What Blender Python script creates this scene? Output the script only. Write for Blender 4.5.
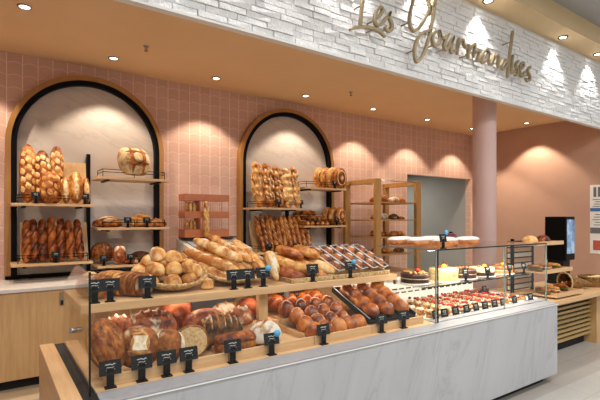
import bpy, math, random
from mathutils import Vector, Matrix, Euler, noise

PI = math.pi
rnd = random.Random(7)
sc = bpy.context.scene
for o in list(bpy.data.objects):
    bpy.data.objects.remove(o)
COL = sc.collection

# ------------------------------------------------------------------ camera
F_PX = 444.7                      # focal length for a 600 px wide frame
YAW = math.atan2(310.0, F_PX)     # turned to the right of the shop's depth axis
EYE = 1.6
cam_d = bpy.data.cameras.new('camera')
cam = bpy.data.objects.new('camera', cam_d); COL.objects.link(cam)
cam.location = (0, 0, EYE)
cam.rotation_euler = (PI / 2, 0, -YAW)
cam_d.sensor_width = 36.0
cam_d.lens = F_PX / 600.0 * 36.0
cam_d.shift_y = 19.5 / 600.0
cam_d.clip_start = 0.05
sc.camera = cam

# ------------------------------------------------------------------ world, lights, exposure
sc.view_settings.view_transform = 'Standard'
sc.view_settings.look = 'None'
sc.view_settings.gamma = 1.0
sc.view_settings.use_curve_mapping = False
sc.view_settings.exposure = 0.0
sc.cycles.transparent_max_bounces = 24
sc.cycles.max_bounces = 8
sc.cycles.use_denoising = True
w = bpy.data.worlds.new('world'); sc.world = w; w.use_nodes = True
w.node_tree.nodes['Background'].inputs[0].default_value = (1.0, 0.99, 0.98, 1)
w.node_tree.nodes['Background'].inputs[1].default_value = 0.52

def area(name, loc, rot, sx, sy, power, col):
    d = bpy.data.lights.new(name, 'AREA'); d.shape = 'RECTANGLE'; d.size = sx; d.size_y = sy
    d.energy = power; d.color = col
    o = bpy.data.objects.new(name, d); COL.objects.link(o); o.location = loc; o.rotation_euler = rot
    return o
def spot(name, loc, power, col, size=80, blend=0.5, radius=0.04, rot=(0, 0, 0)):
    d = bpy.data.lights.new(name, 'SPOT'); d.energy = power; d.color = col
    d.spot_size = math.radians(size); d.spot_blend = blend; d.shadow_soft_size = radius
    o = bpy.data.objects.new(name, d); COL.objects.link(o); o.location = loc; o.rotation_euler = rot
    return o
WARM = (1.0, 0.86, 0.69)
NEUT = (1.0, 0.995, 0.985)
# luminaires in the mall ceiling, in front of the shop
for k, (x, y) in enumerate([(0.3, 0.2), (3.4, 0.2), (6.5, 0.2), (0.3, -2.2), (3.4, -2.2), (6.5, -2.2)]):
    area('mall_light', (x, y, 4.36), (0, 0, 0), 1.6, 0.7, 74, NEUT)
# light strips of the display cases
STRIP_SHELF, STRIP_PASTRY = 1.6, 17

# ------------------------------------------------------------------ pixel rays -> places at a known depth
def XP(px, Y):
    return Y * (F_PX / 310.0) * (px + 10.0) / (938.0 - px) if False else Y * (math.sin(YAW) * F_PX + math.cos(YAW) * (px - 300)) / (math.cos(YAW) * F_PX - math.sin(YAW) * (px - 300))
def ZP(px, py, Y):
    return EYE + Y * (219.5 - py) / (math.cos(YAW) * F_PX - math.sin(YAW) * (px - 300))

# ------------------------------------------------------------------ mesh collector
class MB:
    def __init__(s): s.v = []; s.f = []; s.sm = []
    def add(s, vs, fs, smooth=False):
        n = len(s.v); s.v += [tuple(p) for p in vs]
        for f in fs: s.f.append([i + n for i in f]); s.sm.append(smooth)
        return s
    def box(s, x0, x1, y0, y1, z0, z1):
        return s.add([(x0,y0,z0),(x1,y0,z0),(x1,y1,z0),(x0,y1,z0),(x0,y0,z1),(x1,y0,z1),(x1,y1,z1),(x0,y1,z1)],
              [(0,3,2,1),(4,5,6,7),(0,1,5,4),(1,2,6,5),(2,3,7,6),(3,0,4,7)])
    def tube(s, pts, r, n=8, closed=False):
        pts = [Vector(p) for p in pts]; m = len(pts); rings = []
        up = Vector((0.13, 0.21, 0.97))
        for i, p in enumerate(pts):
            a = pts[(i - 1) % m] if (i > 0 or closed) else p
            b = pts[(i + 1) % m] if (i < m - 1 or closed) else p
            d = (b - a).normalized()
            e1 = d.cross(up)
            if e1.length < 1e-4: e1 = d.cross(Vector((1, 0, 0)))
            e1.normalize(); e2 = d.cross(e1)
            rr = r[i] if isinstance(r, (list, tuple)) else r
            rings.append([p + rr * (math.cos(2*PI*k/n) * e1 + math.sin(2*PI*k/n) * e2) for k in range(n)])
        vs = [q for ring in rings for q in ring]; fs = []
        for i in range(m if closed else m - 1):
            j = (i + 1) % m
            for k in range(n):
                l = (k + 1) % n
                fs.append((i*n+k, i*n+l, j*n+l, j*n+k))
        if not closed:
            fs.append(tuple(range(n))[::-1]); fs.append(tuple((m-1)*n + k for k in range(n)))
        return s.add(vs, fs, True)
    def cyl(s, c, r, z0, z1, n=24, r1=None):
        r1 = r if r1 is None else r1
        vs = [(c[0]+r*math.cos(2*PI*k/n), c[1]+r*math.sin(2*PI*k/n), z0) for k in range(n)] + \
             [(c[0]+r1*math.cos(2*PI*k/n), c[1]+r1*math.sin(2*PI*k/n), z1) for k in range(n)]
        s.add(vs, [(k, (k+1) % n, n+(k+1) % n, n+k) for k in range(n)], True)
        s.add(vs[:n], [tuple(range(n))[::-1]]); s.add(vs[n:], [tuple(range(n))])
        return s
    def lathe(s, prof, n=24, sx=1.0, sy=1.0, c=(0, 0, 0), wob=None):
        vs = []; m = len(prof)
        for i, (r, z) in enumerate(prof):
            for k in range(n):
                a = 2*PI*k/n; rr = r + (wob(i, a) if wob else 0)
                vs.append((c[0]+rr*sx*math.cos(a), c[1]+rr*sy*math.sin(a), c[2]+z))
        fs = [(i*n+k, i*n+(k+1) % n, (i+1)*n+(k+1) % n, (i+1)*n+k) for i in range(m-1) for k in range(n)]
        s.add(vs, fs, True)
        if prof[0][0] > 1e-6: s.add(vs[:n], [tuple(range(n))[::-1]])
        if prof[-1][0] > 1e-6: s.add(vs[-n:], [tuple(range(n))])
        return s
    def grid(s, fn, nu, nv, wrap_v=False):
        vs = [fn(i/(nu-1), j/(nv if wrap_v else nv-1)) for i in range(nu) for j in range(nv)]
        fs = []
        for i in range(nu-1):
            for j in range(nv if wrap_v else nv-1):
                k = (j+1) % nv
                fs.append((i*nv+j, (i+1)*nv+j, (i+1)*nv+k, i*nv+k))
        return s.add(vs, fs, True)
    def ball(s, c, rx, ry, rz, n=12, m=8):
        return s.grid(lambda u, v: (c[0]+rx*math.sin(PI*u)*math.cos(2*PI*v), c[1]+ry*math.sin(PI*u)*math.sin(2*PI*v), c[2]-rz*math.cos(PI*u)), m, n, True)
    def xform(s, M):
        s.v = [tuple(M @ Vector(p)) for p in s.v]; return s
    def build(s, name, m, parent=None, world=False, bevel=0, auto=False):
        me = bpy.data.meshes.new(name)
        vs = s.v
        if world and parent is not None:
            L = parent.location; vs = [(p[0]-L.x, p[1]-L.y, p[2]-L.z) for p in vs]
        me.from_pydata(vs, [], s.f); me.update()
        me.polygons.foreach_set('use_smooth', s.sm)
        me.materials.append(m)
        o = bpy.data.objects.new(name, me); COL.objects.link(o)
        if parent is not None: o.parent = parent
        if bevel:
            b = o.modifiers.new('bevel', 'BEVEL'); b.width = bevel; b.segments = 2; b.limit_method = 'ANGLE'
        return o

def props(o, label=None, cat=None, group=None, kind=None):
    if label: o['label'] = label
    if cat: o['category'] = cat
    if group: o['group'] = group
    if kind: o['kind'] = kind
    return o
def thing(name, label, cat, loc=(0, 0, 0), rotz=0, group=None):
    o = bpy.data.objects.new(name, None); COL.objects.link(o); o.location = loc; o.rotation_euler = (0, 0, rotz)
    o.empty_display_size = 0.05
    return props(o, label, cat, group)
def struct(name, mb, m, label=None, **k):
    o = mb.build(name, m, **k); o['kind'] = 'structure'
    if label: o['label'] = label
    return o
def dup(o, loc=None, rot=None, label=None, group=None):
    c = o.copy(); COL.objects.link(c)
    if loc is not None: c.location = loc
    if rot is not None: c.rotation_euler = rot
    if label: c['label'] = label
    if group: c['group'] = group
    for ch in list(o.children):
        d = ch.copy(); COL.objects.link(d); d.parent = c
        for g in list(ch.children):
            e = g.copy(); COL.objects.link(e); e.parent = d
    return c
ORD = ['first','second','third','fourth','fifth','sixth','seventh','eighth','ninth','tenth','eleventh','twelfth','thirteenth','fourteenth','fifteenth','sixteenth']

# ------------------------------------------------------------------ materials
def lin(h):
    h = h.lstrip('#'); out = []
    for i in (0, 2, 4):
        c = int(h[i:i+2], 16) / 255.0
        out.append(c / 12.92 if c <= 0.04045 else ((c + 0.055) / 1.055) ** 2.4)
    return (*out, 1.0)
class NT:
    def __init__(s, name):
        s.m = bpy.data.materials.new(name); s.m.use_nodes = True; s.t = s.m.node_tree; s.n = s.t.nodes; s.l = s.t.links
        s.b = s.n['Principled BSDF']; s.out = s.n['Material Output']
        s.tc = s.n.new('ShaderNodeTexCoord')
    def link(s, a, b): s.l.new(a, b)
    def node(s, ty, **kw):
        n = s.n.new(ty)
        for k, v in kw.items(): setattr(n, k, v)
        return n
    def math(s, op, a, b=None, c=None):
        n = s.n.new('ShaderNodeMath'); n.operation = op
        for i, x in enumerate((a, b, c)):
            if x is None: continue
            if isinstance(x, (int, float)): n.inputs[i].default_value = x
            else: s.link(x, n.inputs[i])
        return n.outputs[0]
    def noise(s, scale, detail=3, rough=0.55, vec=None, dist=0.0):
        n = s.n.new('ShaderNodeTexNoise'); n.inputs['Scale'].default_value = scale
        n.inputs['Detail'].default_value = detail; n.inputs['Roughness'].default_value = rough; n.inputs['Distortion'].default_value = dist
        s.link(vec if vec is not None else s.tc.outputs['Object'], n.inputs['Vector'])
        return n.outputs['Fac']
    def mapping(s, sc=(1,1,1), rot=(0,0,0), src=None):
        n = s.n.new('ShaderNodeMapping'); n.inputs['Scale'].default_value = sc; n.inputs['Rotation'].default_value = rot
        s.link(src if src is not None else s.tc.outputs['Object'], n.inputs['Vector']); return n.outputs[0]
    def ramp(s, fac, stops):
        n = s.n.new('ShaderNodeValToRGB'); e = n.color_ramp.elements
        while len(e) < len(stops): e.new(0.5)
        for k, (p, c) in enumerate(stops):
            e[k].position = p; e[k].color = lin(c) if isinstance(c, str) else (c, c, c, 1)
        s.link(fac, n.inputs[0]); return n.outputs[0]
    def mix(s, fac, a, b):
        n = s.n.new('ShaderNodeMix'); n.data_type = 'RGBA'
        for x, k in ((fac, 0), (a, 6), (b, 7)):
            if isinstance(x, str): n.inputs[k].default_value = lin(x)
            elif isinstance(x, (int, float)): n.inputs[k].default_value = x
            else: s.link(x, n.inputs[k])
        return n.outputs[2]
    def bump(s, h, strength=0.3, dist=0.01):
        n = s.n.new('ShaderNodeBump'); n.inputs['Strength'].default_value = strength; n.inputs['Distance'].default_value = dist
        s.link(h, n.inputs['Height']); s.link(n.outputs[0], s.b.inputs['Normal'])
    def done(s, col=None, rough=0.5, metal=0.0, spec=None):
        if col is not None: s.link(col, s.b.inputs['Base Color'])
        s.b.inputs['Roughness'].default_value = rough; s.b.inputs['Metallic'].default_value = metal
        if spec is not None: s.b.inputs['Specular IOR Level'].default_value = spec
        return s.m

def plain(name, c1, c2, scale=8, rough=0.5, metal=0.0, bump=0.0, spec=None, detail=3):
    t = NT(name); f = t.noise(scale, detail)
    if bump: t.bump(t.noise(scale*3, 4), bump, 0.01)
    return t.done(t.ramp(f, [(0.3, c1), (0.7, c2)]), rough, metal, spec)
def wood(name, c1, c2, axis='x', rough=0.45, k=1.0):
    t = NT(name)
    s = {'x': (1.2, 22, 22), 'y': (22, 1.2, 22), 'z': (22, 22, 1.2)}[axis]
    v = t.mapping(tuple(q*k for q in s))
    f = t.noise(1.6, 5, 0.62, v, 0.6); f2 = t.noise(9, 2, 0.5, v)
    h = t.math('MULTIPLY_ADD', f2, 0.25, t.math('MULTIPLY', f, 0.8))
    t.bump(f2, 0.05, 0.003)
    return t.done(t.ramp(h, [(0.32, c1), (0.68, c2)]), rough)
def bread(name, dark, mid, light, flour=0.0, rough=0.55, scale=14, bump=0.25, spec=0.3, flour_col='#e2cda8', fscale=9, spread=0.15):
    t = NT(name)
    oi = t.node('ShaderNodeObjectInfo')
    off = t.node('ShaderNodeVectorMath', operation='ADD')
    t.link(t.tc.outputs['Object'], off.inputs[0])
    cx = t.node('ShaderNodeCombineXYZ'); rr = t.math('MULTIPLY', oi.outputs['Random'], 37.0)
    for i in range(3): t.link(rr, cx.inputs[i])
    t.link(cx.outputs[0], off.inputs[1]); v = off.outputs[0]
    f = t.noise(scale, 4, 0.6, v, 0.3)
    f = t.math('ADD', f, t.math('MULTIPLY', t.math('SUBTRACT', oi.outputs['Random'], 0.5), 0.14))
    c = t.ramp(f, [(0.51-spread, dark), (0.5, mid), (0.51+spread, light)])
    if flour > 0:
        g = t.noise(fscale, 3, 0.6, v)
        g = t.ramp(g, [(0.62 - flour*0.3, 0.0), (0.74 - flour*0.3, 1.0)])
        c = t.mix(t.math('MULTIPLY', g, 0.85), c, flour_col)
    t.bump(t.noise(scale*5, 4, 0.6, v), bump, 0.006)
    return t.done(c, rough, 0, spec)

m_wood = wood('oak_along_x', '#c69a68', '#d9b285', 'x')
m_woody = wood('oak_along_y', '#c39765', '#d9b285', 'y')
m_woodz = wood('oak_along_z', '#bf9460', '#d3ab79', 'z')
m_slat = wood('slat_oak', '#a3854f', '#b89a63', 'x')
m_rackwood = wood('rack_oak', '#a5783f', '#bd8d50', 'z')
m_archwood = wood('arch_oak', '#96682f', '#ad7c40', 'z')
m_ceil = plain('warm_ceiling_paint', '#dfbc8e', '#e3c196', 1.5, 0.85)
m_soffit = plain('beige_soffit_paint', '#d8bc90', '#dcc197', 2, 0.8)
m_whitepaint = plain('white_paint', '#d9d7d3', '#e0deda', 6, 0.8)
m_greyceil = plain('grey_ceiling_paint', '#a09f9d', '#a6a5a3', 2, 0.85)
m_pinkwall = plain('dusty_pink_plaster', '#bd947d', '#c19982', 2.5, 0.85, bump=0.03)
m_grey_wall = plain('grey_plaster', '#9a9a97', '#a1a19e', 2, 0.85)
m_column = plain('column_paint', '#c8a79f', '#ccaca4', 3, 0.6)
m_black = plain('black_metal', '#060606', '#0b0a0a', 20, 0.5, 0, 0, 0.12)
m_blackmatt = plain('black_matt', '#0c0c0c', '#141414', 14, 0.75)
m_tag = plain('slate_card', '#0d0e0f', '#151618', 40, 0.6, 0, 0, 0.25)
m_chalk = plain('chalk_white', '#c9c9c5', '#dcdcd8', 60, 0.9)
m_blue = plain('blue_sticker', '#4ba4d8', '#5fb2e0', 40, 0.5)
m_alu = plain('brushed_aluminium', '#98989b', '#a1a1a4', 30, 0.5, 0.2)
m_steel = plain('steel', '#8e8f90', '#a5a6a7', 25, 0.3, 0.9)
m_white = plain('white_laminate', '#e6e2d8', '#ece8df', 4, 0.5)
m_greypanel = plain('grey_panel', '#7d8387', '#878d90', 4, 0.6)
m_top = plain('pale_stone_worktop', '#d5cdc6', '#ddd6cf', 6, 0.35)
m_bronze = plain('champagne_metal', '#968566', '#a49272', 12, 0.45, 0.4)
m_paperw = plain('white_paper', '#e2e0da', '#eae8e3', 6, 0.8)
m_paperblue = plain('blue_print', '#3c66a8', '#4771b2', 20, 0.8)
m_papergrey = plain('grey_print', '#5f5f5f', '#77777a', 60, 0.8)
m_paperred = plain('red_print', '#b24a3c', '#c25a48', 30, 0.8)
m_wicker = bread('wicker', '#a07a45', '#cba672', '#e8cc98', 0, 0.7, 60, 0.5)
m_wickerd = bread('dark_wicker', '#5d3c1e', '#8a6236', '#a67c4a', 0, 0.7, 50, 0.5)
m_coral = plain('coral_acrylic', '#b9693f', '#c87748', 10, 0.35)
m_machine = plain('machine_enamel', '#c9c1b4', '#d3ccc0', 6, 0.4)
m_card = plain('kraft_board', '#b08e6c', '#bb9a78', 20, 0.8)
m_red_tin = plain('dark_red_enamel', '#5a1216', '#701a1c', 10, 0.3)

def emis(name, col, strength):
    t = NT(name); f = t.noise(30, 1)
    t.b.inputs['Base Color'].default_value = (0.8, 0.8, 0.8, 1)
    t.b.inputs['Emission Color'].default_value = (*col, 1); t.b.inputs['Emission Strength'].default_value = strength
    return t.m
m_lamp = emis('lamp_glow', (1.0, 0.88, 0.72), 9.0)
m_lampw = emis('lamp_glow_white', (1.0, 0.97, 0.92), 11.0)

def glass(name, tint, ior=1.42):
    t = NT(name); t.n.remove(t.b)
    lw = t.node('ShaderNodeLayerWeight'); lw.inputs[0].default_value = 0.5
    r0 = ((ior-1)/(ior+1))**2*0.4
    fr_o = t.math('MULTIPLY_ADD', t.math('POWER', lw.outputs['Facing'], 5.0), 0.75, r0)
    tr = t.node('ShaderNodeBsdfTransparent'); tr.inputs[0].default_value = (*tint, 1)
    gl = t.node('ShaderNodeBsdfGlossy'); gl.inputs['Roughness'].default_value = 0.02
    n = t.noise(3, 1); gl_c = t.ramp(n, [(0.0, 0.92), (1.0, 0.96)]); t.link(gl_c, gl.inputs[0])
    mx = t.node('ShaderNodeMixShader'); t.link(fr_o, mx.inputs[0]); t.link(tr.outputs[0], mx.inputs[1]); t.link(gl.outputs[0], mx.inputs[2])
    t.link(mx.outputs[0], t.out.inputs[0]); return t.m
m_glass = glass('clear_glass', (0.975, 0.985, 0.98))
m_plastic = glass('clear_plastic', (0.93, 0.93, 0.94), 1.6)
m_edge = plain('green_glass_edge', '#101a15', '#1c2822', 20, 0.4, 0, 0, 0.2)
m_edgel = plain('polished_glass_edge', '#6d7a74', '#808c86', 20, 0.35)

# pink scallop tiles
t = NT('pink_scallop_tiles')
sp = t.node('ShaderNodeSeparateXYZ'); t.link(t.tc.outputs['Object'], sp.inputs[0])
u = t.math('DIVIDE', sp.outputs[0], 0.146); v = t.math('DIVIDE', sp.outputs[2], 0.138)
fu = t.math('FRACT', u)
a = t.math('SUBTRACT', t.math('MULTIPLY', fu, 2.0), 1.0); arc = t.math('MULTIPLY', a, a)
v2 = t.math('ADD', v, t.math('MULTIPLY', arc, 0.20)); fv = t.math('FRACT', v2)
gu = t.math('MINIMUM', fu, t.math('SUBTRACT', 1.0, fu)); gv = t.math('MINIMUM', fv, t.math('SUBTRACT', 1.0, fv))
groutu = t.math('LESS_THAN', gu, 0.028); groutv = t.math('LESS_THAN', gv, 0.035)
gr = t.math('MAXIMUM', groutu, t.math('MULTIPLY', groutv, 0.6))
cb = t.node('ShaderNodeCombineXYZ'); t.link(t.math('FLOOR', u), cb.inputs[0]); t.link(t.math('FLOOR', v2), cb.inputs[1])
wn = t.node('ShaderNodeTexWhiteNoise'); t.link(cb.outputs[0], wn.inputs[0])
tilec = t.ramp(t.math('MULTIPLY_ADD', t.noise(22, 3), 0.35, t.math('MULTIPLY', wn.outputs[0], 0.65)), [(0.1, '#cba28f'), (0.9, '#d5ae9b')])
colr = t.mix(gr, tilec, '#ecd2c4')
hgt = t.math('MULTIPLY', t.math('SUBTRACT', 1.0, t.math('MULTIPLY', fv, 0.55)), t.math('SUBTRACT', 1.0, gr))
t.bump(t.math('MULTIPLY_ADD', t.noise(14, 2), 0.25, hgt), 0.45, 0.012)
m_tile = t.done(colr, 0.32, 0, 0.4)

def marble(name, base, vein, rough, rot, sc=1.0, amt=0.6):
    t = NT(name)
    mp = t.mapping((2.6*sc, 2.6*sc, 0.55*sc), (0, 0, 0), t.mapping((1, 1, 1), rot))
    n1 = t.noise(1.1, 6, 0.6, mp, 1.4)
    d = t.math('ABSOLUTE', t.math('SUBTRACT', n1, 0.5))
    veinf = t.ramp(d, [(0.0, 1.0), (0.02, 0.25), (0.07, 0.0)])
    cloud = t.noise(1.3, 4, 0.55, mp, 0.6)
    c0 = t.ramp(cloud, [(0.3, base[0]), (0.7, base[1])])
    return t.done(t.mix(t.math('MULTIPLY', veinf, amt), c0, vein), rough)
m_marble = marble('grey_veined_marble', ('#a8a9ac', '#b1b2b5'), '#8c8d91', 0.35, (0, -0.35, 0), 1.0, 0.45)
m_archpanel = marble('pale_veined_panel', ('#c0b2a7', '#cabdb2'), '#a5978d', 0.5, (0, 1.15, 0), 1.0, 0.45)

t = NT('white_split_face_brick')
n1 = t.noise(26, 6, 0.7); n2 = t.noise(7, 3)
t.bump(t.math('MULTIPLY_ADD', n2, 0.8, n1), 0.9, 0.02)
m_brick = t.done(t.ramp(n1, [(0.25, '#dbdbdb'), (0.7, '#ecebea')]), 0.8)

def tiles_floor(name, c1, c2, joint, sx, sy):
    t = NT(name)
    br = t.node('ShaderNodeTexBrick'); br.offset = 0.0
    br.inputs['Color1'].default_value = lin(c1); br.inputs['Color2'].default_value = lin(c2); br.inputs['Mortar'].default_value = lin(joint)
    br.inputs['Scale'].default_value = 1.0; br.inputs['Mortar Size'].default_value = 0.004
    br.inputs['Brick Width'].default_value = sx; br.inputs['Row Height'].default_value = sy
    t.link(t.tc.outputs['Object'], br.inputs['Vector'])
    n = t.noise(5, 4); c = t.mix(t.math('MULTIPLY', n, 0.25), br.outputs[0], '#8f8a83')
    return t.done(c, 0.42)
m_floor = tiles_floor('grey_floor_tiles', '#a7a098', '#aca59d', '#8a857e', 0.9, 0.6)
m_mall = tiles_floor('pale_floor_tiles', '#b6b2aa', '#bbb7af', '#a09c95', 0.9, 0.9)
m_beige = tiles_floor('beige_floor_tiles', '#cbb594', '#d1bc9c', '#b4a082', 0.6, 0.6)

# food
b_dark = bread('dark_crust', '#451b07', '#873f12', '#c27a32')
b_twist = bread('twist_crust', '#3d1705', '#7a360f', '#b06322', 0, 0.4)
b_groove = bread('dark_groove', '#1f0a02', '#331204', '#4d1f08', 0, 0.6)  # near-black lines laid along the spiral grooves of the twisted breads
b_gold = bread('golden_crust', '#7d3c10', '#bd7730', '#e6b06a')
b_slash = bread('slashed_crust', '#5a250a', '#9c5119', '#cf8a40')
b_bag = bread('baguette_crust', '#87440f', '#c67f38', '#e8b878', 0.12)
b_bagr = bread('rack_baguette_crust', '#57240a', '#a6591b', '#da9347', 0, 0.42)
b_pale = bread('pale_crust', '#a8662a', '#dba25c', '#f2cd94', 0.15)
b_red = bread('red_crust', '#471807', '#8a3f1b', '#b76434', 0.05, 0.42)
b_redf = bread('floured_red_crust', '#471807', '#8a4019', '#b86a36', 0.25, 0.55)
b_rye = bread('rye_crust', '#33200f', '#5b3a20', '#7d5631', 0.1, 0.8, 22, 0.6)
b_flour = bread('floured_crust', '#7a4c26', '#a9753f', '#c59a66', 0.72, 0.8, 16, 0.3, flour_col='#e3dacb')
b_rust = bread('rustic_crust', '#4f2409', '#96541f', '#c48543', 0.12, 0.65, 26, 0.6, spread=0.24)
b_white = bread('white_loaf_crust', '#a8713e', '#d9b47c', '#ecd6a8', 0.5)
b_brioche = bread('brioche_crust', '#561f05', '#9c4a0e', '#cd7a2a', 0, 0.25, 9, 0.08, 0.5)
b_brioche2 = bread('light_brioche_crust', '#66290a', '#a9581c', '#d0853c', 0, 0.3, 10, 0.1, 0.5)
b_vien = bread('milk_bread_crust', '#7d3c10', '#c47f35', '#ecbc72', 0, 0.38, 11, 0.1, 0.4)
b_score = bread('torn_crust', '#b9854c', '#dcb682', '#f0d9b0', 0, 0.8, 30, 0.4)
b_score_d = bread('toasted_score', '#8a4d20', '#b9793c', '#d29a5c', 0, 0.7, 30, 0.4)
b_score_w = bread('floury_score', '#c8ab85', '#e0cdb0', '#efe4d2', 0, 0.9, 30, 0.3)
b_crumb = bread('bread_crumb', '#c59a63', '#dbb682', '#e8cb9c', 0, 0.9, 60, 0.5)
b_shell = bread('pastry_shell', '#8f5a28', '#bd8648', '#d6a768', 0, 0.6, 30, 0.2)
f_cream = bread('cream', '#cdb68a', '#dfcba3', '#ecdfc2', 0, 0.5, 20, 0.05)
f_icing = bread('white_icing', '#e9dfd2', '#f2ebe1', '#f8f4ee', 0, 0.35, 12, 0.05)
f_berry = bread('strawberry', '#8d0f10', '#b81d1a', '#cf3426', 0, 0.25, 40, 0.2, 0.6)
f_choc = bread('chocolate', '#241009', '#3a1b10', '#522a19', 0, 0.35, 20, 0.1, 0.5)
f_praline = bread('praline', '#6f3d1c', '#9d6434', '#c08a52', 0, 0.6, 40, 0.4)
f_lemon = bread('lemon_cream', '#cdb578', '#dac58b', '#e6d6a6', 0, 0.5, 15, 0.05)
f_yellow = bread('yellow_glaze', '#d9a21b', '#eab92c', '#f3cd55', 0, 0.3, 20, 0.05)
f_green = bread('green_leaf', '#3c4f1e', '#56702c', '#70883f', 0, 0.5, 30, 0.1)
f_cake = bread('orange_sponge', '#a8602c', '#c98048', '#dc9c64', 0, 0.7, 24, 0.2)

# ================================================================== THE SETTING
YW = 5.72          # back wall
ZC = 3.40          # shop ceiling
XR = 8.60          # right wall
YF, ZF, ZS = 3.17, 3.10, 4.17    # fascia front, its underside, soffit
struct('floor', MB().box(-2.0, 9.5, 2.05, 4.6, -0.1, 0.0), m_floor, 'grey tiled shop floor around the counters')
struct('floor_mall', MB().box(-4.0, 10.5, -5.0, 2.05, -0.1, 0.0), m_mall, 'pale tiled mall floor in front of the counter')
struct('floor_service', MB().box(-2.0, 9.5, 4.6, 8.6, -0.1, 0.0), m_beige, 'beige tiled floor behind the counter')
DX0, DX1, DZ = 6.45, 8.43, 2.46
wb = MB().box(-2.0, DX0, YW, YW+0.12, 0, ZC).box(DX1, XR, YW, YW+0.12, 0, ZC).box(DX0, DX1, YW, YW+0.12, DZ, ZC)
struct('wall_back', wb, m_tile, 'back wall of glazed pink scallop tiles')
struct('wall_right', MB().box(XR, XR+0.12, YF, YW+0.12, 0, ZC+0.1), m_pinkwall, 'plain dusty pink side wall')
struct('wall_left', MB().box(-2.1, -2.0, 2.6, YW+0.12, 0, ZC+0.1), m_pinkwall)
struct('ceiling', MB().box(-2.0, XR, YF+0.035, YW, ZC, ZC+0.1), m_ceil, 'warm beige ceiling over the bakery')
corr = MB().box(DX1, DX1+0.1, YW+0.12, 8.4, 0, 2.7).box(DX0-0.6, DX0-0.5, YW+0.12, 8.4, 0, 2.7).box(DX0-0.6, DX1+0.1, 8.4, 8.5, 0, 2.7)
struct('wall_passage', corr, m_grey_wall, 'grey walls of the passage behind the opening')
struct('ceiling_passage', MB().box(DX0-0.6, DX1+0.1, YW+0.12, 8.5, 2.7, 2.8), m_greyceil)
area('passage_fill', (7.3, 7.3, 2.66), (0, 0, 0), 0.6, 0.6, 26, (1, 0.98, 0.90))  # unseen fill light added to brighten the grey passage walls

# fascia: a core with a skin of split bricks
struct('wall_fascia', MB().box(-2.0, XR+0.1, YF, YF+0.035, ZF, ZS+0.2), m_whitepaint, 'lintel over the shop front')
fb = MB(); bh = 0.0535; bl = 0.235
rows = int((ZS - ZF) / bh)
for r in range(rows):
    z0 = ZF + 0.015 + r * bh; x = -2.0 + (0.0, 0.12, 0.05, 0.17)[r % 4] - 0.2
    while x < XR + 0.1:
        L = bl * rnd.uniform(0.75, 1.25); d = 0.008 + 0.016 * rnd.random(); g = 0.0012
        j = [d + rnd.uniform(-0.006, 0.006) for _ in range(4)]
        x0, x1, z1 = max(x + g, -2.0), min(x + L - g, XR + 0.1), z0 + bh - g*1.6
        if x1 > x0 + 0.02:
            e = 0.004
            fb.add([(x0,YF,z0),(x1,YF,z0),(x1,YF,z1),(x0,YF,z1),
                    (x0+e,YF-j[0],z0+e*.6),(x1-e,YF-j[1],z0+e*.6),(x1-e,YF-j[2],z1-e*.6),(x0+e,YF-j[3],z1-e*.6)],
                   [(4,5,6,7),(0,1,5,4),(1,2,6,5),(2,3,7,6),(3,0,4,7)])
        x += L
struct('wall_brick', fb, m_brick, 'white painted split-face brick lintel behind the sign')
struct('trim_1', MB().box(-2.0, XR+0.1, YF-0.03, YF+0.035, ZF-0.01, ZF+0.01), m_whitepaint, 'thin edge trim under the white brick')
struct('ceiling_soffit', MB().box(-2.0, XR+1.6, YF-0.33, YF-0.0, ZS, ZS+0.26), m_soffit, 'beige soffit box above the white brick')
struct('ceiling_mall', MB().box(-4.0, 10.5, -5.0, YF-0.33, ZS+0.25, ZS+0.4), m_greyceil, 'grey mall ceiling')
cm = MB().cyl((5.66, 3.62), 0.155, 0.0, ZC, 40)
props(cm.build('column', m_column), 'round pale pink column behind the white brick lintel', 'column', None, 'structure')

# ------------------------------------------------------------------ ceiling fittings
def downlight(x, y, z, label, mk_lamp, ringm, power, col, r=0.055, size=97, blend=0.32, tilt=(0,0,0), group='recessed ceiling downlights'):
    tnt = thing('downlight', label, 'ceiling light', (x, y, z), 0, group)
    MB().lathe([(r*0.72, 0.0), (r*0.8, -0.012), (r*1.0, -0.012), (r*1.05, -0.004), (r*1.05, 0.0)], 28).build('trim_ring', ringm, tnt)
    MB().cyl((0, 0), r*0.7, -0.006, -0.003, 24).build('lamp', mk_lamp, tnt)
    spot('downlight_beam', (x, y, z-0.03), power, col, size, blend, 0.03, tilt)
for k, x in enumerate([-0.2, 1.13, 2.36, 3.76, 5.11, 6.45, 7.80]):
    lb = ['recessed downlight at the far left end of the tiled wall', 'recessed downlight above the left arch', 'recessed downlight above the tiles between the two arches',
          'recessed downlight above the right arch', 'recessed downlight above the wooden bread rack', 'recessed downlight above the passage opening, second from the right wall',
          'recessed downlight nearest the corner behind the pink column'][k]
    downlight(x, 5.25, ZC, lb, m_lamp, m_alu, 80, WARM)
downlight(0.24, 4.41, ZC, 'recessed downlight nearest the front at the ceiling\'s left end', m_lamp, m_alu, 80, WARM)
downlight(8.2, 4.38, ZC, 'recessed downlight close to the plain pink wall', m_lamp, m_alu, 105, WARM)
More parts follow.
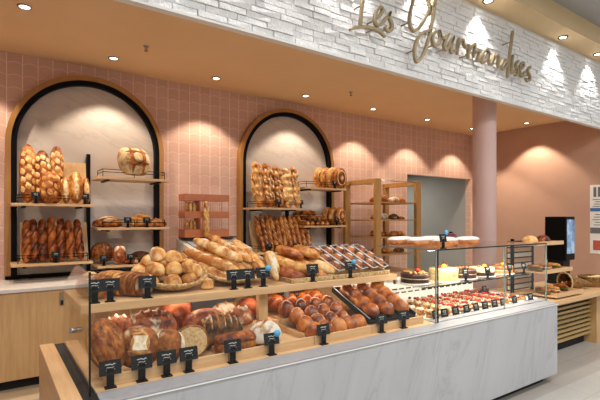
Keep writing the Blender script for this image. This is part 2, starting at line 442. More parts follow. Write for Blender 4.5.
for k, x in enumerate([-0.6, 0.5, 1.65, 2.75, 3.75, 4.80, 6.62, 7.74]):
    lb = ['black-rimmed spotlight at the far left end of the beige soffit','black-rimmed soffit spotlight over the left end of the white brick','black-rimmed soffit spotlight over the brick before the left arch','black-rimmed soffit spotlight over the letter L of the sign','black-rimmed soffit spotlight over the large G of the sign','black-rimmed soffit spotlight left of the tall letter d, leftmost of three','middle of three black-rimmed spotlights at the right of the soffit','rightmost black-rimmed spotlight in the beige soffit'][k]
    downlight(x, YF-0.15, ZS, lb, m_lampw, m_black, 48, (1, 0.97, 0.93), 0.062, 84, 0.5, (math.radians(5), 0, 0), 'black-rimmed soffit spotlights')
for x, y, lb in ((1.33, 4.70, 'small sprinkler head in the ceiling nearer the left arch'), (4.18, 4.74, 'small sprinkler head in the ceiling nearer the right arch')):
    s_ = thing('sprinkler', lb, 'sprinkler', (x, y, ZC), 0, 'ceiling sprinklers')
    MB().lathe([(0.03, 0.0), (0.028, -0.008), (0.012, -0.012)], 20).build('cover_plate', m_steel, s_)
    MB().cyl((0, 0), 0.007, -0.05, -0.008, 10).cyl((0, 0), 0.02, -0.056, -0.05, 16).build('head', m_bronze, s_)

# ------------------------------------------------------------------ script sign
def smooth(pts, n=6):
    P = [Vector(p) for p in pts]; P = [2*P[0]-P[1]] + P + [2*P[-1]-P[-2]]; out = []
    for i in range(1, len(P)-2):
        for k in range(n):
            q = k / n; a, b, c, d = P[i-1], P[i], P[i+1], P[i+2]
            out.append(0.5*((2*b)+(c-a)*q+(2*a-5*b+4*c-d)*q*q+(3*b-a-3*c+d)*q**3))
    out.append(P[-2]); return out
LETTER_Y = YF - 0.125
def stroke(mb, pix, wid, depth=0.032):
    pts = [Vector((XP(a, LETTER_Y), ZP(a, b, LETTER_Y))) for a, b in pix]
    P = smooth(pts, 6); n = len(P); L = []; R = []
    for i, p in enumerate(P):
        d = (P[min(i+1, n-1)] - P[max(i-1, 0)]).normalized(); nn = Vector((-d.y, d.x))
        e = min(i, n-1-i); wv = wid * (0.62 if e == 0 else 0.85 if e == 1 else 1.0) / 2
        L.append(p + nn*wv); R.append(p - nn*wv)
    y0, y1 = LETTER_Y - depth/2, LETTER_Y + depth/2
    vs = []
    for a, b in zip(L, R): vs += [(a.x,y0,a.y),(b.x,y0,b.y),(b.x,y1,b.y),(a.x,y1,a.y)]
    fs = []
    for i in range(n-1):
        for k in range(4):
            fs.append((4*i+k, 4*i+(k+1)%4, 4*i+4+(k+1)%4, 4*i+4+k))
    fs += [(3,2,1,0), (4*n-4,4*n-3,4*n-2,4*n-1)]
    mb.add(vs, fs)
def pegs(mb, pix):
    for a, b in pix:
        x, z = XP(a, LETTER_Y), ZP(a, b, LETTER_Y)
        mb.tube([(x, LETTER_Y, z), (x, YF-0.01, z)], 0.008, 8)
sign = thing('shop_sign', 'champagne metal script sign reading Les Gourmandises on white brick', 'sign', (XP(440, LETTER_Y), LETTER_Y, 3.5))
G = [
 ([[(365.5,-30),(364,-12),(362.3,2),(361,16),(360,26.5)], [(350,30),(354.5,28),(360,27),(366.5,27.3),(374,29),(380,32),(385,37)]], 0.032, [(362,5),(374,29)]),
 ([[(376.2,19),(379.5,15.8),(382.2,11.5),(381.8,8.3),(379.3,7.8),(376.4,11.5),(374.8,18),(375.2,23.5),(378,25.8),(381.8,23.8),(386,18),(389.8,12.5)]], 0.034, [(375.2,20)]),
 ([[(390.3,11.8),(388.6,16.5),(390.2,20.5),(391.8,25.5),(391.2,29.8),(388.8,31.4),(386,29.3),(384.7,26.8)]], 0.036, [(391,27)]),
 ([[(430,15),(430.4,9),(428.5,2),(424.5,-4),(419,-6),(414.5,-1),(411.3,8),(409.6,18),(410.3,26.5),(413.2,31),(417.2,29.5),(422,23.5),(427,14.5),(431.5,6),(434.5,-3),(436.5,-12)],
   [(437.6,-14),(435.8,-2),(434,9),(432.6,19),(430.8,28.5),(428,40),(425,50),(421,58),(417,62),(415,58),(414.5,50),(416.3,42),(420,35.3),(425,31.5),(430.5,30.5)]], 0.034, [(410,22),(430,31),(415,50)]),
 ([[(437,32.5),(434.3,32.5),(432.3,37.5),(432.8,43.5),(435.3,46),(438.3,44),(440.2,39.5),(440.2,34),(438.6,30.8),(440.5,37),(444.5,39)]], 0.036, [(434,45)]),
 ([[(448.6,33.5),(446,38.5),(443.8,45),(445.2,49.8),(447.6,48),(450.6,42),(453.3,36.8)], [(453.6,36.8),(450.9,44.5),(450.4,50.5),(452.3,52.8),(454.6,50)]], 0.036, [(445,49)]),
 ([[(458.7,38),(457.5,45.5),(457,54.5)], [(457.3,48.5),(459.8,41.5),(462.8,40.2),(463.8,45.2),(466.5,48)]], 0.038, [(457.5,50)]),
 ([[(468.7,44.5),(468.1,51),(468,58.5)], [(468.3,52),(471.5,46.3),(474.7,44.5),(474.2,51),(473.2,57.5)], [(473.8,54),(476.6,51.2),(479,51.6),(478,56),(477.2,60.2),(480.5,60.8)]], 0.04, [(468,55),(473.5,52)]),
 ([[(488.3,50.8),(485.3,50.3),(482.4,55),(481.2,60.8),(483.2,62.8),(486.2,59.5),(488.8,52.2),(488.2,59.5),(489.7,64.3),(492,62)]], 0.04, [(482,59)]),
 ([[(494.3,53.5),(492.7,59.8),(491.7,65.5)], [(492.8,61),(495.2,56.8),(498,55.6),(497.8,61.5),(498.3,66.8),(500.8,66)]], 0.04, [(493,59)]),
 ([[(506.5,60.5),(503.5,60),(501.5,65),(502.5,69),(505.3,67.5),(508,62.5)], [(512.6,31),(510.7,46),(508.8,60),(507.2,77.5)]], 0.042, [(511,42),(508,66)]),
 ([[(512.9,55),(511.6,63),(511.2,70.5),(513.5,73)]], 0.042, [(511.5,65)]),
 ([[(518.3,60.5),(515.7,64.7),(517.3,69.5),(517.3,74.5),(514.8,75.3)]], 0.044, [(517,70)]),
 ([[(520.8,69),(523.5,65.7),(522.5,62.7),(519.9,66.5),(519.7,73.3),(522,76),(525.2,71.5)]], 0.044, [(520,71)]),
 ([[(530.3,66.5),(527.4,70.5),(529.2,75),(529.6,79.3),(527.3,81),(525.3,78.2)]], 0.046, [(529,75)]),
]
for strokes, wid, pg in G:
    lm = MB()
    for s_ in strokes: stroke(lm, s_, wid*(0.78 if wid < 0.037 else 0.66))
    pegs(lm, pg)
    lm.build('letter', m_bronze, sign, True)

# ------------------------------------------------------------------ arches on the back wall
def arch_band(x0, x1, zb, r_out, r_in, y0, y1, n=40):
    cx = (x0 + x1) / 2; zt = None
    def outline(r):
        pts = [(cx - r, zb)]; zs = ARCH_Z
        for k in range(n+1):
            a = PI - PI*k/n; pts.append((cx + r*math.cos(a), zs + r*math.sin(a)))
        pts.append((cx + r, zb)); return pts
    A, B = outline(r_out), outline(r_in); m = len(A); vs = []
    for (ax, az), (bx, bz) in zip(A, B): vs += [(ax,y0,az),(bx,y0,bz),(bx,y1,bz),(ax,y1,az)]
    fs = [(4*i+k, 4*i+(k+1)%4, 4*i+4+(k+1)%4, 4*i+4+k) for i in range(m-1) for k in range(4)]
    fs += [(3,2,1,0), (4*m-4,4*m-3,4*m-2,4*m-1)]
    return MB().add(vs, fs)
ARCH_Z = 2.42
ZU, ZL, ZR1, ZR2, ZR3 = 1.765, 1.15, 2.075, 1.51, 1.09     # shelf heights
ZB = 1.00
def wire(mb, pts, r=0.004): mb.tube(pts, r, 6)
def shelf(label, x0, x1, z, y0=5.25, y1=5.612, board=None, group='oak bread shelves in the arches', rail_from=0.0):
    s_ = thing('bread_shelf', label, 'shelf', ((x0+x1)/2, y1, z), 0, group)
    MB().box(x0, x1, y0, y1, z-0.028, z).build('shelf_board', m_wood, s_, True, 0.003)
    r = MB(); yy = y0 + 0.03
    for zz in (0.055, 0.085): wire(r, [(x0+0.06, yy+0.30, z+zz), (x0+0.06, yy, z+zz), (x1-0.05, yy, z+zz), (x1-0.05, yy+0.10, z+zz)])
    for xx in (x0+0.06, (x0+x1)/2, x1-0.05): wire(r, [(xx, yy, z), (xx, yy, z+0.085)])
    wire(r, [(x0+0.06, yy+0.30, z), (x0+0.06, yy+0.30, z+0.085)])
    r.build('wire_rail', m_black, s_, True)
    for bx in (x0+0.1, x1-0.13): MB().box(bx, bx+0.03, y1-0.35, y1, z-0.045, z-0.028).build('bracket', m_black, s_, True)
    if board:
        bx0, bx1, bh_ = board
        th = math.atan2(0.26, bh_)
        q = MB().add([(bx0,5.47,z),(bx1,5.47,z),(bx1,5.49,z),(bx0,5.49,z),(bx0,5.60,z+bh_),(bx1,5.60,z+bh_),(bx1,5.62,z+bh_),(bx0,5.62,z+bh_)],
              [(0,3,2,1),(4,5,6,7),(0,1,5,4),(1,2,6,5),(2,3,7,6),(3,0,4,7)])
        q.build('leaning_board', m_woodz, s_, True)
    return s_
def arch(x0, x1, side):
    cx = (x0+x1)/2; ro = (x1-x0)/2
    a_ = thing('arch_niche', 'tall arched wall panel in oak and black frame on the ' + side + ' side of tiles', 'arch', (cx, YW, ZB))
    arch_band(x0, x1, ZB, ro, ro-0.052, YW-0.10, YW).build('oak_frame', m_archwood, a_, True)
    arch_band(x0, x1, ZB, ro-0.052, ro-0.107, YW-0.085, YW).build('black_frame', m_black, a_, True)
    MB().box(x0+0.0, x1-0.0, YW-0.06, YW, ZB-0.04, ZB).build('sill', m_black, a_, True)
    p = MB(); n = 40; r = ro-0.10
    pts = [(cx-r, ZB)] + [(cx+r*math.cos(PI-PI*k/n), ARCH_Z+r*math.sin(PI-PI*k/n)) for k in range(n+1)] + [(cx+r, ZB)]
    p.add([(x, YW-0.02, z) for x, z in pts], [tuple(range(len(pts)))[::-1]])
    p.build('veined_panel', m_archpanel, a_, True)
    MB().box(cx-0.045, cx-0.010, YW-0.075, YW-0.021, ZB, 2.36).build('shelf_upright', m_black, a_, True)
    return a_
for k, (x0, x1, sd) in enumerate([(0.13, 1.81, 'left'), (2.885, 4.60, 'right')]):
    cx = (x0+x1)/2
    arch(x0, x1, sd)
    shelf('upper oak shelf with leaning board, left half of the %s arch' % sd, x0+0.04, cx-0.05, ZU, board=(x0+0.16, cx-0.07, 0.48))
    shelf('lower oak shelf with leaning board, left half of the %s arch' % sd, x0+0.04, cx-0.05, 1.15, board=(x0+0.13, cx-0.06, 0.42))
    shelf('highest oak shelf, right half of the %s arch' % sd, cx-0.006, x1-0.05, ZR1)
    shelf('middle oak shelf, right half of the %s arch' % sd, cx-0.006, x1-0.05, 1.51)
    shelf('lowest oak shelf, right half of the %s arch' % sd, cx-0.006, x1-0.05, 1.09)

# ------------------------------------------------------------------ back cabinets
def cabinet(x0, x1, label, n):
    c_ = thing('base_cabinet', label, 'cabinet', ((x0+x1)/2, 5.2, 0), 0, 'oak base cabinets under the back worktop')
    MB().box(x0, x1, 4.93, YW-0.01, 0.10, 0.92).build('carcass', m_woodz, c_, True)
    MB().box(x0, x1, 5.0, YW-0.02, 0.0, 0.10).build('plinth', m_blackmatt, c_, True)
    d = MB().box(x0+0.003, x1-0.003, 4.905, 4.93, 0.105, 0.915).build('door', m_woodz, c_, True, 0.002)
    h = MB().box(x1-0.13, x1-0.085, 4.900, 4.906, 0.755, 0.89).build('recessed_handle', m_bronze, d, False)
    h.data.transform(Matrix.Translation(-c_.location))
    MB().box(x1-0.12, x1-0.095, 4.897, 4.9, 0.765, 0.81).build('handle_slot', m_blackmatt, d).data.transform(Matrix.Translation(-c_.location))
for k, (x0, x1) in enumerate([(-1.2, -0.55), (-0.547, 0.685), (0.69, 1.9), (1.905, 3.1), (3.105, 4.3)]):
    cabinet(x0, x1, ['oak base cabinet beyond the frame at the far left', 'oak base cabinet at the left with a small recessed handle',
                     'oak base cabinet under the left arch, behind the glass case', 'oak base cabinet below the bread slicer', 'oak base cabinet under the right arch'][k], k)
props(MB().box(-1.2, 4.32, 4.88, YW-0.005, 0.92, 0.955).build('worktop', m_top, None, False, 0.003), 'pale stone worktop running along the tiled back wall', 'worktop')

# ================================================================== DISPLAY COUNTER
CX0, CX1 = 0.38, 4.60
YG = 2.25
DECK = 0.785
ctr = thing('display_counter', 'long display counter with grey-veined marble front and oak left end', 'counter', (2.5, 2.65, 0))
MB().box(0.415, CX1, 2.15, 2.175, 0.08, 0.760).build('marble_front', m_marble, ctr, True, 0.003)
MB().box(0.43, CX1-0.03, 2.18, 3.1, 0.09, 0.745).build('counter_body', m_greypanel, ctr, True)
MB().box(0.43, CX1-0.10, 2.24, 3.05, 0.0, 0.09).build('toe_kick', m_blackmatt, ctr, True)
MB().box(CX1-0.03, CX1-0.002, 2.176, 3.1, 0.08, 0.768).build('end_panel', m_marble, ctr, True)
MB().box(0.262, 0.345, 2.10, 3.34, 0.0, 0.785).build('oak_end', m_woody, ctr, True, 0.003)
MB().box(0.345, 0.41, 2.10, 3.34, 0.0, 0.776).build('black_channel', m_blackmatt, ctr, True)
MB().box(0.41, 2.88, 2.262, 3.34, 0.745, 0.785).build('oak_deck', m_wood, ctr, True)
MB().add([(0.41,2.146,0.774),(CX1,2.146,0.774),(CX1,2.262,0.785),(0.41,2.262,0.785),(0.41,2.146,0.768),(CX1,2.146,0.768),(CX1,2.262,0.768),(0.41,2.262,0.768)],
         [(0,1,2,3),(4,7,6,5),(0,4,5,1),(1,5,6,2),(2,6,7,3),(3,7,4,0)]).build('aluminium_ledge', m_alu, ctr, True)
MB().box(0.415, CX1, 2.141, 2.15, 0.7605, 0.766).build('panel_trim', m_paperw, ctr, True)
MB().box(2.88, CX1-0.01, 2.262, 2.335, 0.752, 0.792).build('front_ledge', m_alu, ctr, True)
MB().box(2.88, CX1-0.01, 2.335, 3.1, 0.745, 0.80).build('pastry_deck', m_white, ctr, True)

def pane(parent, x0, x1, y0, y1, z0, z1, name='glass_pane'):
    return MB().box(x0, x1, y0, y1, z0, z1).build(name, m_glass, parent, True)
ZT = 1.356
XM = 2.885
gc = thing('bread_glass_case', 'upright glass screen around the bread end of the counter', 'glass case', (1.6, YG, DECK))
pane(gc, 0.384, 1.62, YG, YG+0.008, DECK, ZT); pane(gc, 1.625, XM-0.02, YG, YG+0.008, DECK, ZT)
sd = MB().add([(0.374,2.25,0.777),(0.374,3.1,0.777),(0.374,3.1,1.2),(0.374,2.62,ZT),(0.374,2.25,ZT),(0.382,2.25,0.777),(0.382,3.1,0.777),(0.382,3.1,1.2),(0.382,2.62,ZT),(0.382,2.25,ZT)],
              [(0,1,2,3,4),(9,8,7,6,5),(0,5,6,1),(1,6,7,2),(2,7,8,3),(3,8,9,4),(4,9,5,0)])
sd.build('glass_side_pane', m_glass, gc, True)
MB().box(0.376, 0.384, YG-0.003, YG+0.010, DECK-0.005, ZT).build('glass_edge', m_edge, gc, True)
MB().tube([(0.372, 2.63, 1.01), (0.345, 2.63, 1.01)], 0.014, 14).build('clamp_knob', m_steel, gc, True)

bs = thing('display_shelf', 'oak upper shelf inside the bread case, carrying baskets', 'shelf', (1.6, 2.95, DECK))
SZ = 1.135
MB().box(0.40, 2.86, 2.65, 3.30, SZ-0.05, SZ).build('shelf_board', m_wood, bs, True, 0.003)
for x in (0.49, 1.55, 2.71): MB().box(x, x+0.07, 2.725, 2.765, DECK+0.09, SZ-0.05).build('post', m_woodz, bs, True)
for x in (1.72, 2.83): MB().box(x, x+0.025, 2.642, 2.665, SZ-0.085, SZ-0.05).build('clip', m_steel, bs, True)
MB().box(0.5, 2.8, 2.81, 2.83, SZ-0.062, SZ-0.05).build('light_strip', m_lamp, bs, True)
area('shelf_strip_light', (1.6, 2.82, SZ-0.066), (0, 0, 0), 2.3, 0.05, STRIP_SHELF, (1, 0.74, 0.55))
bp = thing('case_back', 'oak and grey back panels closing the lower bread case', 'panel', (1.6, 3.2, DECK))
for x0, x1, m_, nm in ((0.42, 0.80, m_woodz, 'oak_panel'), (0.81, 1.18, m_woodz, 'oak_panel'), (1.19, 1.60, m_greypanel, 'grey_panel'), (1.61, 2.0, m_woodz, 'oak_panel'), (2.01, 2.42, m_woodz, 'oak_panel'), (2.43, 2.86, m_woodz, 'oak_panel')):
    MB().box(x0, x1, 3.22, 3.24, DECK, SZ-0.052).build(nm, m_, bp, True)

# pastry glass case
pc = thing('pastry_glass_case', 'glass pastry case with a glass top at the right end', 'glass case', (3.74, YG, 0.8))
pane(pc, XM, 3.828, YG, YG+0.008, 0.786, ZT); pane(pc, 3.834, 4.585, YG, YG+0.008, 0.786, ZT)
pane(pc, XM, XM+0.008, YG+0.01, 2.95, 0.80, ZT, 'glass_side_pane'); pane(pc, 4.577, 4.585, YG+0.01, 2.95, 0.80, ZT, 'glass_side_pane')
MB().box(XM, 4.585, YG, 2.90, ZT+0.001, ZT+0.009).build('glass_top', m_glass, pc, True)
MB().box(XM, 4.585, YG-0.004, YG, ZT-0.002, ZT+0.009).build('top_edge', m_edge, pc, True)
MB().box(XM-0.004, XM, YG, 2.9, ZT-0.001, ZT+0.009).build('top_edge', m_edgel, pc, True)
MB().box(XM+0.002, XM+0.010, YG-0.004, YG+0.004, 0.786, ZT).build('corner_edge', m_edge, pc, True)
MB().box(XM-0.022, XM-0.012, YG-0.003, YG+0.006, 0.786, ZT).build('corner_edge', m_edgel, pc, True)
MB().box(3.826, 3.836, YG-0.003, YG+0.006, 0.786, ZT).build('seam_edge', m_edgel, pc, True)
MB().box(4.580, 4.590, YG-0.003, YG+0.006, 0.786, ZT).build('corner_edge', m_edgel, pc, True)
PZ = 1.04
MB().box(XM+0.02, 4.57, 2.42, 2.90, PZ-0.009, PZ).build('glass_shelf', m_glass, pc, True)
MB().box(XM+0.02, 4.57, 2.416, 2.42, PZ-0.010, PZ).build('shelf_edge', m_edge, pc, True)
MB().box(XM+0.02, 4.56, 3.06, 3.08, 0.80, 1.03).build('back_panel', m_white, pc, True)
sl = MB()
for r, zz in enumerate((0.905, 0.868)):
    for k in range(16): sl.box(XM+0.05+k*0.1+(0.03 if r else 0), XM+0.115+k*0.1+(0.03 if r else 0), 3.056, 3.062, zz, zz+0.011)
sl.build('air_slots', m_blackmatt, pc, True)
MB().box(XM+0.05, 4.55, 2.38, 2.40, ZT-0.012, ZT-0.002).build('light_strip', m_alu, pc, True)
MB().box(XM+0.06, 4.54, 2.383, 2.397, ZT-0.014, ZT-0.012).build('strip_diffuser', m_lampw, pc, True)
area('pastry_panel_fill', (3.74, 2.55, PZ-0.02), (math.radians(35), 0, 0), 1.6, 0.03, 2.5, (1, 0.9, 0.76))  # added fill light, brightens the white back panel under the shelf
MB().box(XM+0.06, 4.54, 2.545, 2.555, PZ-0.017, PZ-0.009).build('light_strip', m_alu, pc, True)  # made-up housing for the added panel fill above
area('pastry_strip_light', (3.74, 2.44, ZT-0.02), (0, 0, 0), 1.6, 0.03, STRIP_PASTRY, (1, 0.9, 0.76))

# wooden trays on the deck
TR = [(0.47, 1.115), (1.12, 1.725), (1.73, 2.24), (2.245, 2.80)]
for k, (x0, x1) in enumerate(TR):
    t_ = thing('bread_tray', ['oak tray of rustic loaves at the left end of the bread case', 'oak tray holding the rye and floured loaves', 'oak tray full of round glossy buns', 'oak tray under the tin of brioche'][k], 'tray', ((x0+x1)/2, 2.6, DECK), 0, 'oak trays along the bread case')
    MB().box(x0, x1, 2.315, 2.335, DECK, DECK+0.055).build('front_rail', m_wood, t_, True, 0.002)
    MB().box(x0, x1, 2.335, 3.1, DECK, DECK+0.014).build('tray_base', m_woody, t_, True)
    MB().box(x0, x0+0.012, 2.335, 3.1, DECK+0.014, DECK+0.05).build('side_rail', m_woody, t_, True)
    MB().box(x1-0.012, x1, 2.335, 3.1, DECK+0.014, DECK+0.05).build('side_rail', m_woody, t_, True)
    MB().box(x0+0.015, x1-0.015, 2.72, 3.08, DECK+0.014, DECK+0.09).build('rear_step', m_wood, t_, True)
TB = DECK + 0.014       # tray surface
TS = DECK + 0.09        # rear step surface

# ================================================================== BREAD KIT
class Loaf:
    """a bread lying along X on z = 0"""
    def __init__(s, L, W, H, p=2.6, flat=0.3, bump=0.03, seed=0, lobes=0, lobe_amp=0.0, twist=0.0, humps=0, hump_amp=0.0, bend=0.0, bfreq=1.6, zig=0.0, q=2.0, taper=0.0, groove=0.0):
        s.__dict__.update(locals()); s.hh = H / (1 + flat)
    def S(s, a, th):
        r = max(0.0, 1 - abs(a)**s.p) ** (1/s.q)
        r *= 1 + s.taper*a
        x = s.L/2*a
        if s.humps: r *= 1 - s.hump_amp*(0.5+0.5*math.cos(2*PI*s.humps*(a*0.5+0.5)))
        t2 = th
        m = 1 + (s.lobe_amp*math.cos(s.lobes*(th - s.twist*a)) if s.lobes else 0)
        if s.groove: m = 1 - s.groove*(0.5+0.5*math.cos(s.lobes*th - s.twist*a))**5
        c, d = math.cos(t2)*m, math.sin(t2)*m
        y = s.W/2*r*c
        z = s.hh*r*(d if d > 0 else d*s.flat) + s.hh*s.flat
        y += s.bend*(a*a) + s.zig*math.cos(PI*s.humps*(a*0.5+0.5)*1.0)*(1 if s.humps else 0)
        P = Vector((x, y, z))
        if s.bump:
            k = s.bfreq/max(s.W, 0.03)
            n = noise.noise(P*k + Vector((s.seed*7.3, s.seed*1.7, 3.1)))
            C = Vector((x*0.97, s.bend*a*a, s.hh*s.flat))
            D = P - C
            if D.length > 1e-6: P = P + D.normalized()*n*s.bump*min(s.W, s.H)*2*r
        if P.z < 0: P.z *= 0.25
        return P
    def body(s, nx=22, nt=18):
        mb = MB()
        def fn(u, v):
            a = -math.cos(PI*u); a = 0.6*a + 0.4*(2*u-1) if 0 < u < 1 else a
            return s.S(a, 2*PI*v)
        mb.grid(fn, nx, nt, True); return mb
    def scores(s, lst, wid, lift=0.012, n=8):
        mb = MB()
        for (a0, t0, a1, t1) in lst:
            vs = []; P0, P1 = s.S(a0, t0), s.S(a1, t1)
            for i in range(n+1):
                q = i/n; a = a0+(a1-a0)*q; th = t0+(t1-t0)*q; P = s.S(a, th)
                C = Vector((P.x, s.bend*a*a, s.hh*s.flat*0.8)); N = (P-C).normalized()
                Pn = s.S(min(.999,max(-.999,a0+(a1-a0)*(q+0.02))), t0+(t1-t0)*(q+0.02)); T = (Pn-P)
                if T.length < 1e-7: T = Vector((1,0,0))
                T.normalize(); B = N.cross(T).normalized()
                ww = wid/2*math.sin(PI*min(max(q, 0.06), 0.94))**0.6
                vs += [P - B*ww - N*0.004, P + N*lift*math.sin(PI*min(max(q,.08),.92))**0.5, P + B*ww - N*0.004]
            fs = []
            for i in range(n):
                for k in range(2): fs.append((3*i+k, 3*i+3+k, 3*i+4+k, 3*i+1+k))
            mb.add(vs, fs, True)
        return mb

def place(o, loc, stand=None, rotz=0.0, roll=0.0, pitch=0.0):
    """lying: rotz about Z; standing: axis upright, leaning back by `stand` degrees, top of the crust to the front"""
    if stand is None:
        o.rotation_euler = Euler((roll, pitch, rotz))
    else:
        # local +X -> up, local +Z (top) -> -Y
        M = Matrix(((0, 1, 0), (0, 0, -1), (1, 0, 0))).transposed()
        M = Matrix(((0, -1, 0), (0, 0, -1), (1, 0, 0)))
        R = Euler((-math.radians(stand), math.radians(roll), 0)).to_matrix() @ M
        R = Matrix.Rotation(rotz, 3, 'Z') @ R
        o.rotation_euler = R.to_euler()
    o.location = loc
    return o

def make(name, label, cat, lf, mat, scores=None, smat=None, swid=0.03, lift=0.012, group=None, nx=22, nt=18):
    o = lf.body(nx, nt).build(name, mat)
    props(o, label, cat, group)
    if scores: lf.scores(scores, swid, lift).build('score_pattern', smat, o)
    return o
def diag(n, a0=-0.75, a1=0.75, t=PI/2, dt=0.45, da=0.12):
    return [(a0+(a1-a0)*(i+.5)/n-da, t+dt, a0+(a1-a0)*(i+.5)/n+da, t-dt) for i in range(n)]
def lattice(n):
    L = []
    for i in range(n):
        a = -0.72+1.44*(i+.5)/n
        for k in (-0.75, 0.0, 0.75):
            sh = 0.10 if k == 0 else 0
            j1, j2 = noise.noise(Vector((i*3.1, k*2.7, n)))*.12, noise.noise(Vector((i*1.7, k*5.1, 2.0)))*.2
            L.append((a-0.55/n+sh+j1, PI/2+k+0.2+j2, a+0.5/n+sh+j1, PI/2+k-0.16+j2))
    return L

def stand_bread(name, label, px, Y, z, L, W, H, mat, scores, smat, swid, lean, group, seed, roll=0, cat='bread', lift=0.010, fine=False, **kw):
    lf = Loaf(L, W, H, seed=seed, **kw)
    o = make(name, label, cat, lf, mat, scores, smat, swid, lift, group, *((48, 30) if fine else (22, 18)))
    th = math.radians(lean)
    # bottom tip sits at z, front edge about Y
    x = XP(px, Y); Y -= 0.03
    place(o, (x, Y + math.sin(th)*L/2, z + math.cos(th)*L/2), lean, 0, roll)
    return o
# ---- left arch, upper left shelf
for k, (px, Y, L, W, rl) in enumerate([(28, 5.40, 0.64, 0.155, 1), (56.5, 5.45, 0.65, 0.145, 2), (43, 5.38, 0.58, 0.165, -1), (49, 5.295, 0.34, 0.175, 1)]):
    stand_bread('rustic_loaf', ['tallest dark crusty loaf with pale slashes, far left of the upper shelf', 'dark slashed loaf standing behind, nearest the pale loaves', 'dark slashed loaf standing in the middle of the upper shelf', 'short dark slashed loaf standing in front of the tall ones'][k],
        px, Y, ZU, L, W, 0.095, b_slash, lattice(5 if L > .4 else 3), b_pale, 0.056, 12, 'dark slashed loaves in the left arch', k, rl, p=3.0)
for k, (px, Y, L, W, H) in enumerate([(65.5, 5.36, 0.30, 0.085, 0.07), (75.5, 5.31, 0.35, 0.14, 0.10), (86, 5.37, 0.30, 0.085, 0.07)]):
    stand_bread('batard', ['slim pale loaf standing left of the wide pale loaf', 'wide pale golden loaf standing upright on the upper shelf', 'slim pale loaf standing at the upper shelf right end'][k],
        px, Y, ZU, L, W, H, b_gold, [(-0.8, PI/2+.1, 0.8, PI/2-.1)], b_score, 0.05, 12, 'pale loaves in the left arch', 20+k, 0, p=2.4)
# ---- left arch, lower left shelf: seven twisted breads
for k in range(7):
    px = [26.5, 34, 42.5, 52, 61, 70, 79][k]; L = [.46, .47, .47, .50, .49, .46, .47][k]
    stand_bread('twisted_bread', '%s dark twisted bread from the left on the lower shelf, left arch' % ORD[k], px, 5.36, ZL, L, 0.088, 0.082, b_twist,
        [((th_*2-9.5*0-2*PI*j_)/-9.5 if False else (2*0.5+2*PI*j_)/9.5, 0.5, (2*2.64+2*PI*j_)/9.5, 2.64) for j_ in (-2, -1, 0, 1) for th_ in (0,) if -0.97 < (1+2*PI*j_)/9.5 and (5.28+2*PI*j_)/9.5 < 0.97], b_groove, 0.016, 20, 'dark twisted breads in the left arch', 30+k, [2,-1,1,0,2,-2,-3][k], lobes=2, groove=0.30, twist=9.5, flat=1.0, p=6, bump=0.015, fine=True)
# ---- left arch, right shelves
def cross(): return [(-0.75, PI/2+.5, 0.75, PI/2+.45), (-0.75, PI/2-.5, 0.75, PI/2-.45), (-0.32, PI/2+1.2, -0.32, PI/2-1.2), (0.35, PI/2+1.2, 0.35, PI/2-1.2)]
o = make('square_loaf', 'large pale loaf with brown crossed bands on the highest shelf, left arch', 'bread', Loaf(0.36, 0.34, 0.22, p=5, flat=0.75, bump=0.02, seed=3), b_white,
         cross(), b_dark, 0.07, 0.012, nx=28, nt=26)
o.location = (XP(131, 5.42), 5.44, ZR1+0.158); o.rotation_euler = Euler((math.radians(68), 0, math.radians(10)))
MB().lathe([(0.055,0),(0.06,0.008),(0.045,0.016),(0.02,0.018),(0.0,0.018)], 20, c=(0.0,0.0,0.213)).build('round_stamp', b_score, o)
o = make('flat_loaf', 'long flat loaf with a pale slash on the middle shelf, left arch', 'bread', Loaf(0.33, 0.22, 0.115, bump=0.03, seed=4), b_dark, [(-0.7, PI/2+.25, 0.75, PI/2-.2), (-0.5, PI/2+.9, .5, PI/2+.7)], b_score, 0.05)
place(o, (XP(108, 5.42), 5.44, ZR2), rotz=0.1)
o = make('round_loaf', 'rounded golden loaf at the right end of the middle shelf, left arch', 'bread', Loaf(0.30, 0.26, 0.155, bump=0.03, seed=5), b_gold, diag(3), b_score, 0.03)
place(o, (XP(143, 5.42), 5.50, ZR2), rotz=0.3)
o = make('batard', 'oval brown loaf leaning in front on the middle shelf, left arch', 'bread', Loaf(0.27, 0.14, 0.10, bump=0.03, seed=6), b_bagr, diag(3), b_score_d, 0.025)
place(o, (XP(155.5, 5.36), 5.35, ZR2), rotz=0.15)
o = make('round_loaf', 'round brown loaf with floured band on the lowest shelf, left arch', 'bread', Loaf(0.24, 0.24, 0.15, bump=0.03, seed=7), b_rust, [(-0.7, PI/2, .7, PI/2)], b_score_d, 0.03)
place(o, (XP(103, 5.48), 5.56, ZR3+0.115), 20)
o = make('wedge_loaf', 'orange-brown loaf with white flour cap on the lowest shelf, left arch', 'bread', Loaf(0.22, 0.16, 0.15, bump=0.05, seed=8, p=1.7), b_redf, [(0.1, PI/2+.8, .7, PI/2+.2), (0.1, PI/2-.8, .7, PI/2-.2)], b_score_w, 0.05)
place(o, (XP(117.5, 5.36), 5.33, ZR3+0.11), 15)
o = make('seeded_loaf', 'dark seeded loaf on the lowest shelf right end, left arch', 'bread', Loaf(0.27, 0.19, 0.135, bump=0.06, seed=9), b_rye)
place(o, (XP(142, 5.42), 5.48, ZR3), rotz=0.1)
o = make('batard', 'small reddish loaf in front of the dark seeded loaf, left arch', 'bread', Loaf(0.17, 0.10, 0.09, bump=0.03, seed=10), b_red)
place(o, (XP(130, 5.33), 5.31, ZR3), rotz=-0.2)

